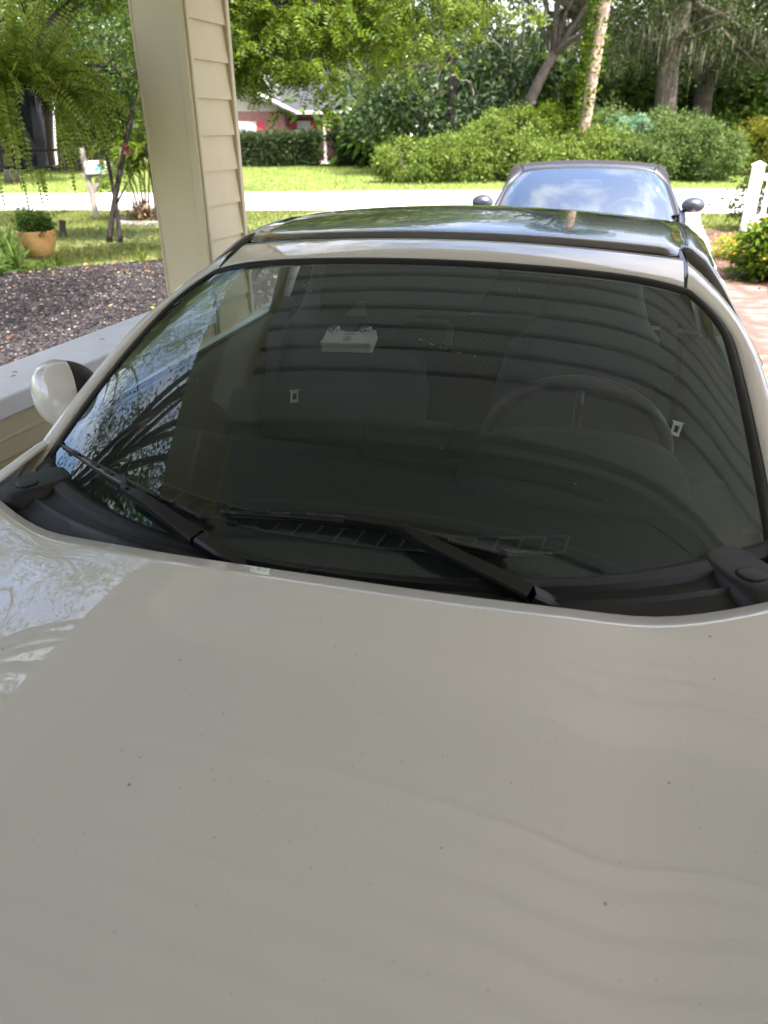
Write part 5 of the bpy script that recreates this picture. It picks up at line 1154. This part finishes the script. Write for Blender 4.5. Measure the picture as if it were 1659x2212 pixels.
# ------------------------------------------------------------------ houses across the road
BR = brick_mat('pink_red_brick', (.17,.05,.045), (.25,.09,.075), (.26,.20,.18), 4.2)
WT = mat('house_white_trim',(.45,.44,.41),rough=.6)
ho = empty('brick_house', (-4.2,37.5,0), 0, label='low red brick house with grey roof across the road', cat='house')
def hbox(name, x0,x1,y0,y1,z0,z1,m,parent=None): return MB().box(x0+4.2,x1+4.2,y0-37.5,y1-37.5,z0,z1).build(name,m,parent or ho)
hbox('wall', -10.5,-4.3,37.0,44,0,2.12,BR); hbox('wall', -4.3,4.5,38.6,44,0,2.15,BR)
def hp(x,y,z): return (x+4.2,y-37.5,z)
# gable roof of the wing, ridge running back
rf = MB().add([hp(-11.0,36.6,2.05),hp(-3.75,36.6,2.05),hp(-7.4,36.6,3.75),hp(-11.0,46,2.05),hp(-3.75,46,2.05),hp(-7.4,46,3.75)],[(0,2,5,3),(1,4,5,2)]).build('roof', M['shingle'], ho); solid(rf,.12)
MB().add([hp(-10.6,36.98,2.12),hp(-4.2,36.98,2.12),hp(-7.4,36.98,3.55)],[(0,1,2)]).build('gable', mat('gable_siding',(.36,.33,.27),rough=.7), ho)
MB().tube([hp(-3.72,36.5,2.03),hp(-7.4,36.5,3.76)],.09,4).build('rake_board', WT, rf); MB().tube([hp(-11.0,36.5,2.03),hp(-7.4,36.5,3.76)],.09,4).build('rake_board', WT, rf)
rf2 = MB().add([hp(-4.6,36.9,2.10),hp(5.2,36.9,2.10),hp(5.2,42.5,4.3),hp(-4.6,42.5,4.3)],[(0,1,2,3)]).build('roof', M['shingle'], ho); solid(rf2,.1)
MB().box(*(-4.0+4.2,5.2+4.2),36.82-37.5,36.9-37.5,2.0,2.14).build('fascia', WT, rf2)
hbox('porch_column', -2.60,-2.50,37.05,37.15,0,2.02,WT); hbox('porch_column', .3,.44,37.05,37.2,0,2.02,WT)
def window(x0,x1,y,z0,z1,shut=True):
    f = hbox('window', x0,x1,y-.05,y+.02,z0,z1,WT); MB().box(x0+4.26,x1+4.14,y-37.5-.056,y-37.5-.051,z0+.06,z1-.06).build('pane', mat('pane_blue',(.35,.40,.45),rough=.08), f)
    hbox('muntin', (x0+x1)/2-.02,(x0+x1)/2+.02,y-.065,y-.057,z0+.06,z1-.06,WT,f) if False else None
    if shut:
        for xx in (x0-.36,x1+.04): hbox('shutter', xx,xx+.32,y-.05,y+.01,z0-.02,z1+.02,mat('red_shutter',(.36,.03,.05),rough=.5))
window(-7.2,-5.55,36.99,.85,1.72); window(-3.9,-3.3,38.55,.9,1.75)
dr_ = hbox('door', -1.75,-.95,38.5,38.58,0,1.95,mat('dark_door',(.03,.025,.025),rough=.4)); hbox('door_frame', -1.88,-1.75,38.5,38.56,0,2.0,WT,None)
wr_ = MB().tube([(-1.35+4.2+.16*math.cos(a),38.45-37.5,1.5+.16*math.sin(a)) for a in np.linspace(0,6.283,25)],.04,6,cap=False).build('wreath', mat('wreath_gold',(.5,.34,.08),rough=.9), dr_, True)
hbox('porch_floor', -4.3,4.5,36.95,38.6,-.01,.12,M['concrete'])
hbox('chimney', 1.0,1.7,41,41.7,2,4.9,BR)
# hedges
def hedge(lab, x0,x1,y0,y1,h):
    root = empty('hedge', ((x0+x1)/2,(y0+y1)/2,0), 0, label=lab, cat='hedge', group='clipped hedges before the brick house')
    c = np.array([(x0+x1)/2,(y0+y1)/2,0]); n = int(260*(x1-x0)/2)
    p = np.stack([rng.uniform(x0,x1,n),rng.uniform(y0,y1,n),rng.uniform(.05,h,n)],1)
    f = rng.integers(0,3,n); p[f==0,1] = y0; p[f==1,2] = h*rng.uniform(.93,1.0,(f==1).sum()); p -= c
    put_crown('foliage', p, 40, .2, .10, .055, LF['dark'], root, hang=0)
    MB().box(x0+.2-c[0],x1-.2-c[0],y0+.25-c[1],y1-.1-c[1],0,h-.2).build('inner_twigs', DBARK, root)
hedge('clipped dark hedge in front of the brick wing', -6.6,-2.55,34.2,35.5,1.22)
hedge('smaller clipped hedge between porch and magnolia', -2.15,-.2,34.4,35.6,1.2)
pathm = MB().add([(-7.2,33.0,-.002),(-6.0,32.6,-.002),(-1.9,36.9,-.002),(-2.8,36.9,-.002),(-4.4,34.0,-.002)],[(0,1,2,3,4)]).build('front_path', M['concrete']); tag(pathm, kind='structure')
strap_plant('lily_clump','tall grassy plant at left end of the clipped hedge', (-6.35,33.7,0), 24, 1.0, .07, LF['light'], seed=60)
# second house roof seen through the oaks
h2 = empty('far_house', (9.5,43,0), 0, label='far house with long low leaf-strewn roof between palm and oaks', cat='house')
MB().box(-6,7,0,6,0,2.3).build('wall', BR, h2)
MB().add([(-6.6,-.7,2.2),(7.6,-.7,2.2),(7.6,3,3.7),(-6.6,3,3.7),(7.6,6.7,2.2),(-6.6,6.7,2.2)],[(0,1,2,3),(3,2,4,5)]).build('roof', ramp_mat('leafy_shingle',[(.35,(.05,.048,.055)),(.55,(.08,.07,.07)),(.7,(.11,.055,.04))],scale=2.2,rough=.95,bump=.3), h2)
for x in (-4,-1,2,5):
    wf = MB().box(x,x+1.1,-.04,.02,.9,1.9).build('window', WT, h2); MB().box(x+.07,x+1.03,-.046,-.041,.97,1.83).build('pane', mat('pane_dark',(.08,.1,.12),rough=.1), wf)
# dark board fence behind the far left lawn
ff = empty('board_fence', (-13,31.2,0), R(3), label='dark brown board fence behind the lawn at far left', cat='fence')
bmz = MB().bevbox(-.072,.072,-.012,.012,0,1.25,.004).mesh('board'); bmz.materials.append(ramp_mat('dark_fence_wood',[(.3,(.02,.015,.012)),(.7,(.06,.045,.035))],scale=6,rough=.95))
for i in range(40):
    o = bpy.data.objects.new('board', bmz); col.objects.link(o); o.parent = ff; o.location = (-3+i*.152,0,0)
MB().box(-3.1,3.1,.015,.05,.9,1.0).build('rail', DBARK, ff)
